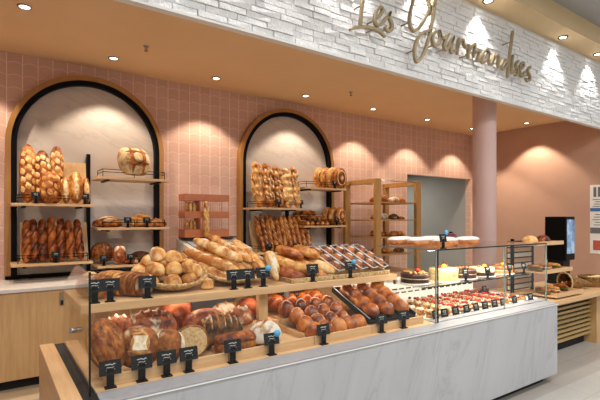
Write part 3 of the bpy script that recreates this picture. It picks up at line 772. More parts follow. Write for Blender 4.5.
# ---- right arch, upper left: knobbly braided breads
for k in range(5):
    px, Y, L, W = [(258.5, 5.42, 0.66, 0.18), (268.5, 5.38, 0.65, 0.18), (278.5, 5.42, 0.63, 0.175), (287.5, 5.37, 0.60, 0.165), (295.5, 5.34, 0.62, 0.125)][k]
    stand_bread('braided_bread', '%s knobbly golden braided bread from the left on the upper shelf, right arch' % ORD[k], px, Y, ZU, L, W, 0.085, b_gold if k != 3 else b_pale,
       lattice(6), b_score, 0.034, 12, 'knobbly braided breads in the right arch', 50+k, 0, humps=6, hump_amp=0.26, p=5, bump=0.06, zig=0.012, fine=True)
# ---- right arch, lower left: eleven baguettes
for k in range(11):
    px = 261 + k*4.7
    stand_bread('baguette', '%s brown baguette from the left on the lower shelf, right arch' % ORD[k], px, 5.33 + 0.02*(k % 2), ZL, 0.53 + 0.04*((k*3) % 4)/4, 0.082, 0.065, b_bagr,
       diag(5, dt=0.35, da=0.10), b_score, 0.016, 21, 'baguettes standing in the right arch', 60+k, [-4,-2,1,-3,0,2,-2,1,-1,0,-3][k] , p=3.5, flat=0.6, cat='baguette')
# ---- right arch, right shelves: round breads on edge
def ring_loaf(label, loc, R, T, rz, mat, group):
    o = MB().lathe([(0.0, -T/2), (R*0.6, -T/2), (R*0.93, -T*0.36), (R, 0.0), (R*0.93, T*0.36), (R*0.62, T/2), (R*0.30, T*0.56), (0.0, T*0.56)], 28, wob=lambda i, a: 0.012*R*math.sin(9*a+i) if i not in (0, 7) else 0).build('round_loaf', mat)
    props(o, label, 'bread', group)
    MB().lathe([(R*0.74, T*0.455), (R*0.70, T*0.50), (R*0.62, T*0.515), (R*0.58, T*0.49)], 28).build('score_ring', b_score, o)
    d = MB()
    q = R*0.30
    d.add([(q,0,T*.565),(0,q,T*.565),(-q,0,T*.565),(0,-q,T*.565),(q*.6,0,T*.60),(0,q*.6,T*.60),(-q*.6,0,T*.60),(0,-q*.6,T*.60)], [(4,5,6,7),(0,1,5,4),(1,2,6,5),(2,3,7,6),(3,0,4,7)])
    d.build('diamond_stamp', b_score, o)
    o.location = loc; o.rotation_euler = Euler((PI/2, 0, rz)); return o
for k in range(4):
    px = [320.5, 327, 333, 340][k]; Y = [5.54, 5.47, 5.40, 5.33][k]; R = 0.17
    ring_loaf('%s round loaf from the back, on edge on the highest shelf, right arch' % ORD[k], (XP(px, Y), Y, ZR1+R), R, 0.068, math.radians(18), b_gold if k < 3 else b_dark, 'round loaves on edge on the highest shelf')
for k in range(3):
    px = [328, 334, 340.5][k]; Y = [5.50, 5.42, 5.34][k]; R = 0.145
    ring_loaf('%s round loaf from the back, on edge on the middle shelf, right arch' % ORD[k], (XP(px, Y), Y, ZR2+R), R, 0.07, math.radians(18), b_gold if k < 2 else b_dark, 'round loaves on edge on the middle shelf')
def lay(name, label, cat, x, Y, z, L, W, H, rz, mat, sco, smat, sw, group, seed, **kw):
    o = make(name, label, cat, Loaf(L, W, H, seed=seed, **kw), mat, sco, smat, sw, 0.008, group)
    return place(o, (x, Y, z), rotz=rz)
for k in range(11):
    ly = 0 if k < 5 else 1 if k < 9 else 2; j = k - (0, 5, 9)[ly]
    lay('baguette', '%s knotted baguette from left, %s layer of the middle shelf pile, right arch' % (ORD[j], ('bottom', 'second', 'top')[ly]), 'baguette', 3.80 + j*0.09 + 0.04*ly, 5.47 + 0.03*ly, ZR2 + 0.074*ly, 0.48, 0.10, 0.085, PI/2+0.06, b_bagr, diag(5), b_score, 0.026, 'knotted baguettes on the middle shelf', 80+k, humps=6, hump_amp=0.2, p=4)
for k in range(6):
    lay('baguette', '%s dark baguette from the left lying on the lowest shelf, right arch' % ORD[k], 'baguette', 3.87 + k*0.098, 5.46, ZR3, 0.42, 0.075, 0.06, PI/2+0.05, b_bagr, diag(5), b_score_d, 0.02, 'baguettes lying on the lowest shelf', 90+k, p=3.5)

# ================================================================== BASKETS
def basket(name, label, loc, rx, ry, h, mat, rot=0.0, flare=0.25, group=None, cat='basket', N=72):
    b_ = thing(name, label, cat, loc, rot, group)
    rows = 9; prof = []
    for i in range(rows): q = i/(rows-1); prof.append((1 - flare*(1-q)**1.4, h*q))
    n_st = 26
    wob = lambda i, a: 0.022*math.cos(n_st*a/2*1.0 + PI*i)
    out = [(r, z) for r, z in prof]; inn = [(r-0.05, max(z, 0.008)) for r, z in reversed(prof)]
    m_ = MB(); P = [(0.0, 0.0)] + out + inn + [(0.0, 0.008)]
    vsx = []
    m_.lathe(P, N, rx, ry, wob=lambda i, a: (wob(i, a) if 1 <= i <= rows else wob(2*rows-i+1, a) if rows < i <= 2*rows else 0))
    m_.build('woven_body', mat, b_)
    rim = MB()
    for ph in (0, PI):
        pts = []
        for k in range(N):
            a = 2*PI*k/N
            pts.append((rx*(1.0+0.012*math.cos(14*a+ph))*math.cos(a), ry*(1.0+0.012*math.cos(14*a+ph))*math.sin(a), h+0.006+0.006*math.sin(14*a+ph)))
        rim.tube(pts, 0.009, 6, True)
    rim.build('braided_rim', mat, b_)
    return b_
# round basket of rolls
bx, by = XP(170, 2.93), 2.93
rb_ = basket('wicker_basket', 'round wicker basket heaped with golden rolls on the oak shelf', (bx, by, SZ+0.055), 0.235, 0.20, 0.06, m_wicker, 0, 0.3)
RT = math.radians(20); rb_.rotation_euler = (RT, 0, 0)
MB().box(-.12, .12, 0.02, 0.06, -0.085, -0.0).build('prop_foot', m_wicker, rb_)
RM = Matrix.Translation((bx, by, SZ+0.055)) @ Matrix.Rotation(RT, 4, 'X')
rolls = []

for s_ in range(4):
    lf = Loaf(0.132-0.006*s_, 0.115, 0.092, bump=0.07, seed=100+s_, p=2.0+0.2*s_)
    o = make('bread_roll', 'x', 'bread roll', lf, (b_pale, b_pale, b_vien, b_pale)[s_], [(-0.6, PI/2+.1, .6, PI/2-.1)] if s_ % 2 else None, b_score, 0.02, 0.006, 'golden rolls in the round basket', 16, 14)
    rolls.append([o, 0])
def put_roll(s_, loc, rot, label):
    o, used = rolls[s_]
    if used: o = dup(o)
    rolls[s_][1] = 1
    o.location = loc; o.rotation_euler = rot; o['label'] = label
RP = [(-.13,-.06,.04),(-.02,-.11,.045),(.09,-.08,.04),(.15,.01,.045),(-.16,.04,.05),(-.05,.0,.05),(.06,.02,.05),(-.09,.10,.05),(.03,.11,.05),(.12,.10,.05),
      (-.10,-.02,.115),(.0,-.05,.12),(.085,-.03,.115),(-.03,.05,.125),(.07,.07,.12),(-.11,.07,.12),(.01,.01,.185),(-.06,.05,.185)]
RN = ['front left, bottom layer','front centre, bottom layer','front right, bottom layer','right edge, bottom layer','left edge, bottom layer','middle of the bottom layer, left','middle of the bottom layer, right','rear left, bottom layer','rear centre, bottom layer','rear right, bottom layer',
      'left of the second layer','front centre of the second layer','right of the second layer','rear centre of the second layer','rear right of the second layer','rear left of the second layer','right one of the topmost two','left one of the topmost two']
for k, (dx, dy, dz) in enumerate(RP):
    put_roll((k*3+k//4) % 4, RM @ Vector((dx*1.12, dy*1.12, dz*0.82-0.028)), Euler((rnd.uniform(-.25,.25), rnd.uniform(-.25,.25), rnd.uniform(0, 6))), 'golden roll in the round basket, ' + RN[k])
for k, px in enumerate((197, 203)):
    o = make('bread_roll', ['poppy-dark roll at the right rim of the round basket', 'small pale roll lying between the round and the oval basket'][k], 'bread roll', Loaf(0.10, 0.085, 0.075, seed=130+k, bump=.05), b_rust if k == 0 else b_pale, None)
    place(o, (XP(px, 2.86), [2.97, 2.79][k], SZ + [0.10, 0.0][k]), rotz=k)

# sliced loaves at the left end
def sliced(label, x, y, z, n, R, H, rz, mat, group, seed):
    t_ = thing('sliced_loaf', label, 'bread', (x, y, z), rz, group)
    th = 0.022
    for k in range(n):
        f = 1 - 0.35*abs(2*(k+.5)/n-1)**2.5
        P = []
        N = 20
        for i in range(N):
            a = 2*PI*i/N; c, s2 = math.cos(a), math.sin(a)
            P.append((R*f*math.copysign(abs(c)**0.8, c), H/2 + H/2*math.copysign(abs(s2)**0.7, s2)*(f if s2 > 0 else 1)))
        x0 = (k-n/2)*(th+0.006); lean = 0.12
        for nm, mm, sc_, a0, a1 in (('slice', mat, 1.0, 0.0, th),):
            v = [(x0+a0+lean*pz, py*sc_, pz) for py, pz in P] + [(x0+a1+lean*pz, py*sc_, pz) for py, pz in P]
            q = MB().add(v, [(i, (i+1) % N, N+(i+1) % N, N+i) for i in range(N)], True)
            q.add(v, [tuple(range(N))[::-1], tuple(range(N, 2*N))])
            so = q.build('slice', mat, t_)
            fc = [(x0-0.001+lean*pz, py*0.88, H*0.5+(pz-H*0.5)*0.88) for py, pz in P]
            MB().add(fc, [tuple(range(N))[::-1]]).build('crumb_face', b_crumb, so)
    return t_
sliced('sliced brown loaf lying behind the leftmost price tag on the oak shelf', XP(96, 2.86), 2.88, SZ, 7, 0.085, 0.14, math.radians(-70), b_rust, 'sliced loaves on the upper oak shelf', 1)
sliced('sliced pale loaf between two brown sliced loaves on the oak shelf', XP(113, 2.90), 2.93, SZ, 8, 0.075, 0.15, math.radians(-65), b_gold, 'sliced loaves on the upper oak shelf', 2)
sliced('sliced dark loaf nearest the round basket on the oak shelf', XP(130, 2.84), 2.84, SZ, 9, 0.085, 0.145, math.radians(-60), b_rust, 'sliced loaves on the upper oak shelf', 3)
o = make('round_loaf', 'brown loaf behind the glass at the oak shelf left end', 'bread', Loaf(0.22, 0.17, 0.12, seed=140), b_gold, diag(3), b_score, .02); place(o, (0.53, 3.14, SZ), rotz=1.2)

# oval basket with baguettes
ox, oy = XP(234, 2.95), 2.97
ob_ = basket('wicker_basket', 'oval wicker basket full of baguettes on the oak shelf', (ox, oy, SZ+0.075), 0.26, 0.20, 0.06, m_wicker, 0, 0.3)
OT = math.radians(28); ob_.rotation_euler = (OT, 0, math.radians(-6))
MB().box(-.12, .12, 0.02, 0.06, -0.115, -0.0).build('prop_foot', m_wicker, ob_)
OM = Matrix.Translation((ox, oy, SZ+0.075)) @ ob_.rotation_euler.to_matrix().to_4x4()
BG = [(-0.20,0.00,0.02,-46),(-0.135,0.03,0.02,-52),(-0.065,0.05,0.02,-58),(0.01,0.06,0.02,-64),(0.085,0.07,0.02,-70),(0.16,0.07,0.02,-78),
      (-0.175,0.03,0.075,-44),(-0.10,0.06,0.078,-52),(-0.02,0.08,0.078,-60),(0.055,0.09,0.078,-68),(0.13,0.10,0.075,-76),(-0.12,0.09,0.13,-48),(-0.03,0.11,0.13,-58)]
for k, (dx, dy, dz, ang) in enumerate(BG):
    ly = 0 if k < 6 else 1 if k < 11 else 2
    o = make('baguette', '%s baguette from the left, %s layer of the oval basket' % (ORD[k - (0, 6, 11)[ly]], ('bottom', 'second', 'top')[ly]), 'baguette',
        Loaf(0.46-0.02*(k % 3), 0.085, 0.066, seed=150+k, p=3.4, flat=0.6), (b_bag, b_pale, b_bag, b_pale, b_gold)[k % 5], diag(4, dt=.35), (b_score, b_score_w)[k % 2], 0.03, 0.008, 'baguettes in the oval basket')
    M4 = OM @ Matrix.Translation((dx, dy-0.02, dz)) @ Matrix.Rotation(math.radians(ang), 4, 'Z')
    o.location = M4.translation; o.rotation_euler = M4.to_euler()
# split end loaves on the right of the oval basket
for k, px in enumerate((272, 266)):
    o = make('batard', ['pale split loaf standing at the right rim of the oval basket', 'thin pale breadstick loaf in front of the split loaf'][k], 'bread', Loaf(0.22 if k == 0 else 0.26, 0.10 if k == 0 else 0.05, 0.07 if k == 0 else .05, seed=170+k), b_pale, [(-.7, PI/2, .7, PI/2)], b_score_w, 0.035)
    place(o, (XP(px, 2.85), 2.87 - 0.09*k, SZ+0.125 - 0.01*k), 38, 0, 6 - 8*k)

# wicker tray of milk breads and the clear packs
def wtray(label, x0, x1, y0, y1, z, h):
    t_ = thing('wicker_tray', label, 'tray', ((x0+x1)/2, (y0+y1)/2, z), 0, 'low wicker trays on the oak shelf')
    b = MB(); n = int((x1-x0)/0.02)
    for r in range(4):
        for sgn in (0, 1):
            pass
    def wall(p0, p1, nrm):
        L = (Vector(p1)-Vector(p0)).length; N = int(L/0.012)
        for r in range(4):
            pts = []
            for i in range(N+1):
                q = Vector(p0).lerp(Vector(p1), i/N) + Vector(nrm)*0.004*(1 if (i+r) % 2 else -1)
                pts.append((q.x, q.y, z+0.007+r*h/4))
            b.tube(pts, h/7, 5)
    wall((x0,y0,0),(x1,y0,0),(0,1,0)); wall((x0,y1,0),(x1,y1,0),(0,1,0)); wall((x0,y0,0),(x0,y1,0),(1,0,0)); wall((x1,y0,0),(x1,y1,0),(1,0,0))
    b.build('woven_sides', m_wicker, t_, True)
    MB().box(x0, x1, y0, y1, z, z+0.006).build('woven_floor', m_wicker, t_, True)
wtray('low wicker tray of long milk breads', 1.80, 2.18, 2.68, 3.15, SZ, 0.03)
wtray('low wicker tray under the clear pastry packs', 2.20, 2.80, 2.68, 3.15, SZ, 0.03)
MBR = [(1.86,2.80,.008,b_red,'reddish long milk bread at the bottom front left of the wicker tray'),(1.93,2.90,.008,b_brioche2,'brown long milk bread just behind the reddish one'),(1.87,2.90,.085,b_vien,'golden long milk bread upper left in the left heap'),(1.92,3.00,.09,b_vien,'golden long milk bread at the rear of the left heap'),(1.95,2.97,.165,b_brioche2,'brown long milk bread topping the left heap'),
       (2.06,2.80,.008,b_vien,'golden long milk bread at the bottom front of the right heap'),(2.05,2.90,.06,b_vien,'golden long milk bread in the middle of the right heap'),(2.08,2.99,.10,b_gold,'darker golden long milk bread at the rear of the right heap'),(2.09,2.94,.165,b_vien,'golden long milk bread topping the right heap'),(2.17,2.84,.05,b_pale,'pale yellow long milk bread at the right front of the tray'),(1.96,2.80,.05,b_vien,'golden long milk bread wedged between the two heaps')]
for k, (x, y, dz, m_, lb) in enumerate(MBR):
    o = make('milk_bread', lb, 'bread', Loaf(0.25, 0.10, 0.085, seed=180+k, p=3.0, bump=0.015, flat=.5, bend=0.02), m_, diag(3, dt=.25, da=.02) if k % 2 else None, b_score_d, .012, .003, 'long milk breads in the wicker tray')
    place(o, (x, y, SZ+dz), rotz=math.radians(-52-3*(k % 3)), pitch=math.radians(16))
def clear_pack(label, x, y, z, rz):
    t_ = thing('plastic_pack', label, 'plastic pack', (x, y, z), rz, 'clear plastic packs of pastries')
    t_.rotation_euler = Euler((0, math.radians(32), rz))
    w_, l_, h_ = 0.058, 0.16, 0.05
    b = MB()
    b.add([(-l_,-w_,0),(l_,-w_,0),(l_,w_,0),(-l_,w_,0),(-l_-.01,-w_-.01,h_),(l_+.01,-w_-.01,h_),(l_+.01,w_+.01,h_),(-l_-.01,w_+.01,h_)], [(0,3,2,1),(0,1,5,4),(1,2,6,5),(2,3,7,6),(3,0,4,7)])
    b.build('clear_tub', m_plastic, t_)
    r = MB(); r.tube([(-l_-.012,-w_-.012,h_),(l_+.012,-w_-.012,h_),(l_+.012,w_+.012,h_),(-l_-.012,w_+.012,h_)], 0.005, 6, True)
    r.build('rolled_rim', m_paperw, t_)  # white colour stands in for glints along the clear plastic edge
    l2 = MB(); l2.add([(-l_-.01,-w_-.01,h_+.004),(l_+.01,-w_-.01,h_+.004),(l_+.01,w_+.01,h_+.004),(-l_-.01,w_+.01,h_+.004),(-l_+.01,-w_+.01,h_+.03),(l_-.01,-w_+.01,h_+.03),(l_-.01,w_-.01,h_+.03),(-l_+.01,w_-.01,h_+.03)], [(4,5,6,7),(0,1,5,4),(1,2,6,5),(2,3,7,6),(3,0,4,7)])
    l2.build('clear_lid', m_plastic, t_)
    return t_
bun0 = make('pastry_bun', 'x', 'pastry', Loaf(0.092, 0.10, 0.075, seed=190, bump=.05, humps=2, hump_amp=.1), b_brioche2, [(-.5, PI/2+.3, .5, PI/2+.1), (-.4, PI/2-.5, .4, PI/2-.6)], f_icing, 0.012, 0.004, 'glazed buns in the clear packs', 14, 12)
usedb = False
for k in range(5):
    x, y = 2.26 + 0.125*k, 2.91; rz = math.radians(-62)
    z0 = SZ + 0.105
    pk = clear_pack('%s clear plastic pack of glazed buns from the left' % ORD[k], x, y, z0, rz)
    Mx = Matrix.Translation((x, y, z0)) @ Euler((0, math.radians(32), rz)).to_matrix().to_4x4()
    for j in range(3):
        loc = Mx @ Vector((-0.10+0.10*j, 0, 0.006))
        o = dup(bun0) if usedb else bun0; usedb = True
        o.location = loc; o.rotation_euler = Euler((0, math.radians(32), rz)); o['label'] = '%s glazed bun inside the %s clear pack from the left' % (['rear', 'middle', 'front'][j], ORD[k])

# ================================================================== LOWER BREAD CASE
def lean_loaf(name, label, x, y, z, L, W, H, lean, roll, rz, mat, sco, smat, sw, seed, **kw):
    """a loaf stood on its rim, crust facing the customer"""
    o = make(name, label, 'bread', Loaf(L, W, H, seed=seed, **kw), mat, sco, smat, sw, 0.012, None, 26, 24)
    place(o, (x, y, z + L/2*math.cos(math.radians(lean))), lean, rz, roll)
    return o
sq = [(-0.42, PI/2+.35, .42, PI/2+.30), (-0.42, PI/2-.35, .42, PI/2-.30), (-.38, PI/2+.55, -.38, PI/2-.55), (.38, PI/2+.55, .38, PI/2-.55)]
lean_loaf('country_loaf', 'huge brown country loaf standing at the left end of the case', 0.515, 2.50, TB, 0.29, 0.185, 0.15, 22, -22, math.radians(-20), b_rust, [(-.75, PI/2+.7, .8, PI/2+.5), (-.7, PI/2+.1, .75, PI/2-.1), (-.7, PI/2-.6, .7, PI/2-.7)], b_dark, 0.035, 200, p=2.2)
o = make('round_loaf', 'reddish floured loaf peeking out behind the huge country loaf', 'bread', Loaf(0.20, 0.17, 0.15, seed=201), b_redf, diag(3), b_score_w, .03); place(o, (XP(119, 2.76), 2.82, TS), rotz=.4)
lb = lean_loaf('country_loaf', 'round loaf with a square white opening scored in its crust', XP(139, 2.46), 2.49, TB, 0.225, 0.225, 0.14, 26, 8, math.radians(-12), b_rust, sq, b_score_d, 0.03, 202, p=2.2)
q = MB().add([(-.035,-.04,0.14),(.04,-.035,0.14),(.035,.04,0.14),(-.04,.035,0.14),(0,0,.146)], [(0,1,4),(1,2,4),(2,3,4),(3,0,4)], True); q.build('square_score', b_score_w, lb)
o = make('country_loaf', 'ridged reddish loaf lying behind the square-scored loaf', 'bread', Loaf(0.34, 0.19, 0.165, seed=203, p=2.6), b_redf, diag(5, dt=.8, da=.02), b_rust, .035); place(o, (XP(152, 2.72), 2.76, TS), rotz=.05)
lean_loaf('country_loaf', 'loaf with white floured sides and a ridged brown middle', XP(169, 2.44), 2.46, TB, 0.19, 0.17, 0.12, 24, 6, math.radians(-15), b_rust, [(-.8, PI/2+1.15, .8, PI/2+1.1), (-.8, PI/2-1.15, .8, PI/2-1.1)], b_score_w, 0.075, 204, p=2.4)
o = make('country_loaf', 'smooth salmon-brown loaf standing against the case back', 'bread', Loaf(0.24, 0.21, 0.15, seed=205, p=2.4, bump=.01), b_red); place(o, (XP(178, 2.90), 2.96, TS+.10), 30)
# half loaf with cut face
def half_loaf(label, x, y, z, R, H, rz, mat):
    t_ = thing('half_loaf', label, 'bread', (x, y, z), rz)
    N = 22; pts = [(R*0.72*math.copysign(abs(math.cos(2*PI*i/N))**.85, math.cos(2*PI*i/N)), H/2+H/2*math.sin(2*PI*i/N)) for i in range(N)]
    m_ = MB(); rings = []
    D = R*0.8
    for k in range(7):
        f = math.sqrt(max(0.0, 1-(k/6)**2.2)); 
        rings += [(px*f, D*k/6, H/2+(pz-H/2)*f) for px, pz in pts]
    m_.add(rings, [(k*N+i, k*N+(i+1) % N, (k+1)*N+(i+1) % N, (k+1)*N+i) for k in range(6) for i in range(N)], True)
    m_.build('crust', mat, t_)
    MB().add([(px*0.90, -0.002, H/2+(pz-H/2)*0.92) for px, pz in pts], [tuple(range(N))]).build('cut_face', b_crumb, t_)
    MB().add([(px, 0.0, pz) for px, pz in pts], [tuple(range(N))]).build('crust_rim', mat, t_)
half_loaf('half loaf with a smooth pale cut face turned to the glass', XP(193, 2.47), 2.48, TB, 0.13, 0.185, math.radians(-22), b_rust)
o = make('country_loaf', 'long salmon-brown loaf on the rear step behind the half loaf', 'bread', Loaf(0.30, 0.16, 0.13, seed=207, bump=.01), b_red); place(o, (XP(205, 2.78), 2.80, TS), rotz=.1)
o = make('rye_loaf', 'rugged dark rye loaf in the middle of the case', 'bread', Loaf(0.33, 0.22, 0.19, seed=208, bump=.08), b_rye, diag(6, dt=.9, da=.05), b_rust, .02); place(o, (XP(222, 2.56), 2.60, TB), rotz=-.1)
o = make('tin_loaf', 'tin loaf with dark domed crust and yellowish sides', 'bread', Loaf(0.25, 0.115, 0.115, seed=209, p=8, q=3, flat=.95, bump=.01), b_vien, None); place(o, (XP(236, 2.40), 2.41, TB), rotz=-.02)
Loaf(0.26, 0.125, 0.055, seed=210, p=5, q=3, flat=.15, bump=.03).body().xform(Matrix.Translation((0, 0, 0.073))).build('domed_crust', b_dark, o)
o = make('floured_loaf', 'large white-floured loaf right of the tin loaf', 'bread', Loaf(0.24, 0.19, 0.145, seed=211, bump=.05, p=2.2), b_flour, [(-.6, PI/2+.4, .5, PI/2-.2), (-.2, PI/2-.6, .6, PI/2-.7)], b_score_d, .025); place(o, (XP(268, 2.46), 2.50, TB), rotz=.25)
o = make('floured_loaf', 'floured brown loaf on the rear step before the grey panel', 'bread', Loaf(0.26, 0.17, 0.12, seed=212, bump=.04), b_flour, diag(3), b_score_d, .03); place(o, (XP(228, 2.92), 2.96, TS), rotz=.1)
o = make('country_loaf', 'glossy salmon round loaf left of the case post', 'bread', Loaf(0.19, 0.17, 0.15, seed=213, bump=.01), b_red); place(o, (XP(249, 2.88), 2.90, TS), rotz=.1)
o = make('country_loaf', 'cracked brown loaf between the rye loaf and the case post', 'bread', Loaf(0.22, 0.15, 0.13, seed=214, bump=.05), b_redf, diag(3), b_score_w, .03); place(o, (XP(240, 2.73), 2.745, TB+.075), rotz=.1)

# glossy buns in the third tray
BN = [(1.775,2.385,'front'),(1.875,2.39,'front'),(1.985,2.385,'front'),(2.09,2.39,'front'),(2.18,2.395,'front'),(1.79,2.50,'second'),(1.90,2.505,'second'),(2.01,2.50,'second'),(2.13,2.505,'second'),
      (1.80,2.62,'third'),(1.92,2.625,'third'),(2.04,2.62,'third'),(2.16,2.62,'third'),(1.80,2.76,'rear'),(1.93,2.765,'rear'),(2.06,2.76,'rear'),(2.185,2.765,'rear'),(1.80,2.90,'back'),(1.93,2.905,'back'),(2.06,2.90,'back'),(2.185,2.905,'back'),(1.82,3.03,'last'),(1.95,3.035,'last'),(2.08,3.03,'last'),(2.2,3.03,'last')]
pb = [make('glossy_bun', 'x', 'bun', Loaf(0.132, 0.122, 0.12, seed=220+i, bump=.015, p=2.2, flat=.45), (b_brioche, b_brioche2, b_brioche)[i], None, None, 0, 0, 'glossy round buns in the oak tray', 18, 16) for i in range(3)]
cnt = {}; us = [0, 0, 0]
for k, (x, y, row) in enumerate(BN):
    cnt[row] = cnt.get(row, 0) + 1; i = (k*2+k//5) % 3
    o = dup(pb[i]) if us[i] else pb[i]; us[i] = 1
    back = row in ('rear', 'back', 'last')
    o.location = (x, y, (TS if back else TB) + (0 if row == 'front' else .02 if row == 'second' else .055 if row == 'third' else .01 if row == 'rear' else .03 if row == 'back' else .05)); o.rotation_euler = (rnd.uniform(-.1,.1), rnd.uniform(-.1,.1), rnd.uniform(0, 6))
    o['label'] = 'glossy brown bun, %s from the left in the %s row of the bun tray' % (ORD[cnt[row]-1], row)

# brioche tin
tin = thing('baking_tin', 'black baking tin with steel rim tilted in the last oak tray', 'baking tin', (2.52, 2.60, TB))
TIL = math.radians(20)
tin.rotation_euler = Euler((TIL, 0, math.radians(-4)))
tin.location = (2.52, 2.60, TB + 0.122)
MB().box(-.235,.235,-.25,.25,0,.006).box(-.235,-.229,-.25,.25,.006,.04).box(.229,.235,-.25,.25,.006,.04).box(-.229,.229,.244,.25,.006,.04).box(-.229,.229,-.25,-.244,.006,.02).build('pan', m_blackmatt, tin)
rm = MB(); rm.tube([(-.232,-.25,.042),(-.232,.25,.042),(.232,.25,.042),(.232,-.25,.042)], .005, 6); rm.build('rolled_rim', m_steel, tin)
Mt = Matrix.Translation(tin.location) @ tin.rotation_euler.to_matrix().to_4x4()
for k in range(3):
    lf = Loaf(0.46, 0.135, 0.105, seed=240+k, p=6, q=2.4, humps=4, hump_amp=.16, bump=.015, flat=.5)
    o = make('brioche_loaf', '%s four-humped brioche loaf from the left in the black tin' % ORD[k], 'brioche', lf, b_brioche2 if k else b_brioche, None, None, 0, 0, 'humped brioche loaves in the black tin', 44, 20)
    o.location = Mt @ Vector((-.15+.15*k, 0, .008)); o.rotation_euler = (Mt.to_3x3() @ Matrix.Rotation(PI/2, 3, 'Z')).to_euler()

# ================================================================== PRICE TAGS
def make_tag(name, w_, h_, stem):
    t_ = thing(name, 'x', 'price tag')
    pl = MB(); a = math.radians(12)
    pl.box(-w_/2, w_/2, -0.003, 0.0, 0, h_).xform(Matrix.Translation((0, 0, stem)) @ Matrix.Rotation(-a, 4, 'X'))
    p = pl.build('card', m_tag, t_)
    if stem > 0.02:
        MB().box(-w_*.17, w_*.17, -0.001, 0.006, 0, stem+h_*.4).build('stem', m_black, t_)
        MB().box(-w_*.26, w_*.26, -0.015, 0.02, 0, 0.006).build('foot', m_black, t_)
    wr = MB(); r_ = random.Random(3)
    for j, (zz, ww) in enumerate(((.72, .46), (.50, .34), (.34, .4))):
        n = 9; pts = []
        for i in range(n):
            pts.append((-w_*ww/2 + w_*ww*i/(n-1), -0.0042, h_*zz + h_*.05*r_.uniform(-1, 1)))
        wr.tube(pts, h_*(.020 if j else .03), 4)
    wr.xform(Matrix.Translation((0, 0, stem)) @ Matrix.Rotation(-a, 4, 'X'))
    wr.build('chalk_writing', m_chalk, p)
    return t_
tag_big = make_tag('price_tag', 0.102, 0.07, 0.062); tag_small = make_tag('price_tag', 0.085, 0.066, 0.05); tag_flat = make_tag('price_tag', 0.082, 0.068, 0.012)
used_t = {}
def put_tag(proto, x, y, z, rz, label, group, dot=False):
    o = dup(proto) if id(proto) in used_t else proto
    used_t[id(proto)] = 1
    o.location = (x, y, z); o.rotation_euler = (0, 0, rz); o['label'] = label; o['group'] = group
    if dot:
        h = MB(); h.tube([(0.036, -0.004, 0.127), (0.036, 0.004, 0.127)], 0.021, 20); h.build('blue_sticker', m_blue, o)
    return o
def put_after(lst): pass
gl = 'price tags along the front of the bread case'
for px, lb, dt in [(110.5,'before the huge country loaf',0),(142,'before the square-scored loaf',0),(167,'before the white-sided loaf',0),(189,'before the half loaf',0),(233,'before the tin loaf',0),
                   (324,'before the glossy round buns',0),(382,'at the left front of the brioche tin',0),(404,'at the right front corner of the brioche tin',0)]:
    put_tag(tag_big, XP(px, 2.29), 2.29, DECK, rnd.uniform(-.12, .02), 'black price tag on the front ledge ' + lb, gl)
gu = 'price tags along the upper oak shelf'
for px, lb in [(95,'leftmost, partly behind its neighbour at the glass corner'),(110.5,'in front of the pale sliced loaf'),(148,'between the sliced loaves and the round basket'),(234.5,'left of three in front of the oval basket'),(248.5,'middle of three in front of the oval basket'),(313.5,'in front of the long milk breads')]:
    put_tag(tag_big, XP(px, 2.665), 2.672, SZ, rnd.uniform(-.1, .02), 'black price tag on the oak shelf, ' + lb, gu)
put_tag(tag_big, XP(272, 2.29), 2.29, DECK, -.05, 'black price tag with blue dot before the white-floured loaf', gl, True)
put_tag(tag_big, XP(264, 2.665), 2.672, SZ, -.05, 'black price tag with blue dot before the oval basket', gu, True)
put_tag(tag_big, XP(351, 2.665), 2.672, SZ, -.05, 'black price tag with blue dot before the clear packs', gu, True)
ga = 'price tags on the arch shelves'
YT = 5.262
for px, z, lb in [(36, ZU, 'before the dark slashed loaves, left arch'), (85, ZU, 'before the slim pale loaf, left arch'), (56, ZL, 'before the dark twisted breads, left arch'),
                  (128, ZR2, 'before the long flat loaf, left arch'), (147, ZR2, 'before the rounded golden loaf, left arch'), (104, ZR3, 'before the floured-band loaf, left arch'), (131, ZR3, 'before the seeded loaf, left arch'),
                  (279, ZU, 'left of two before the braided breads, right arch'), (301, ZU, 'right of two before the braided breads, right arch'), (270, ZL, 'left of two before the baguettes, right arch'), (298, ZL, 'right of two before the baguettes, right arch'),
                  (335, ZR1, 'before the round loaves on the highest shelf, right arch'), (316, ZR2, 'before the knotted baguette pile, right arch'), (337, ZR2, 'before the round loaves on the middle shelf, right arch'), (334, ZR3, 'before the dark lying baguettes, right arch')]:
    put_tag(tag_small, XP(px, YT), YT, z, 0, 'small black price tag ' + lb, ga)

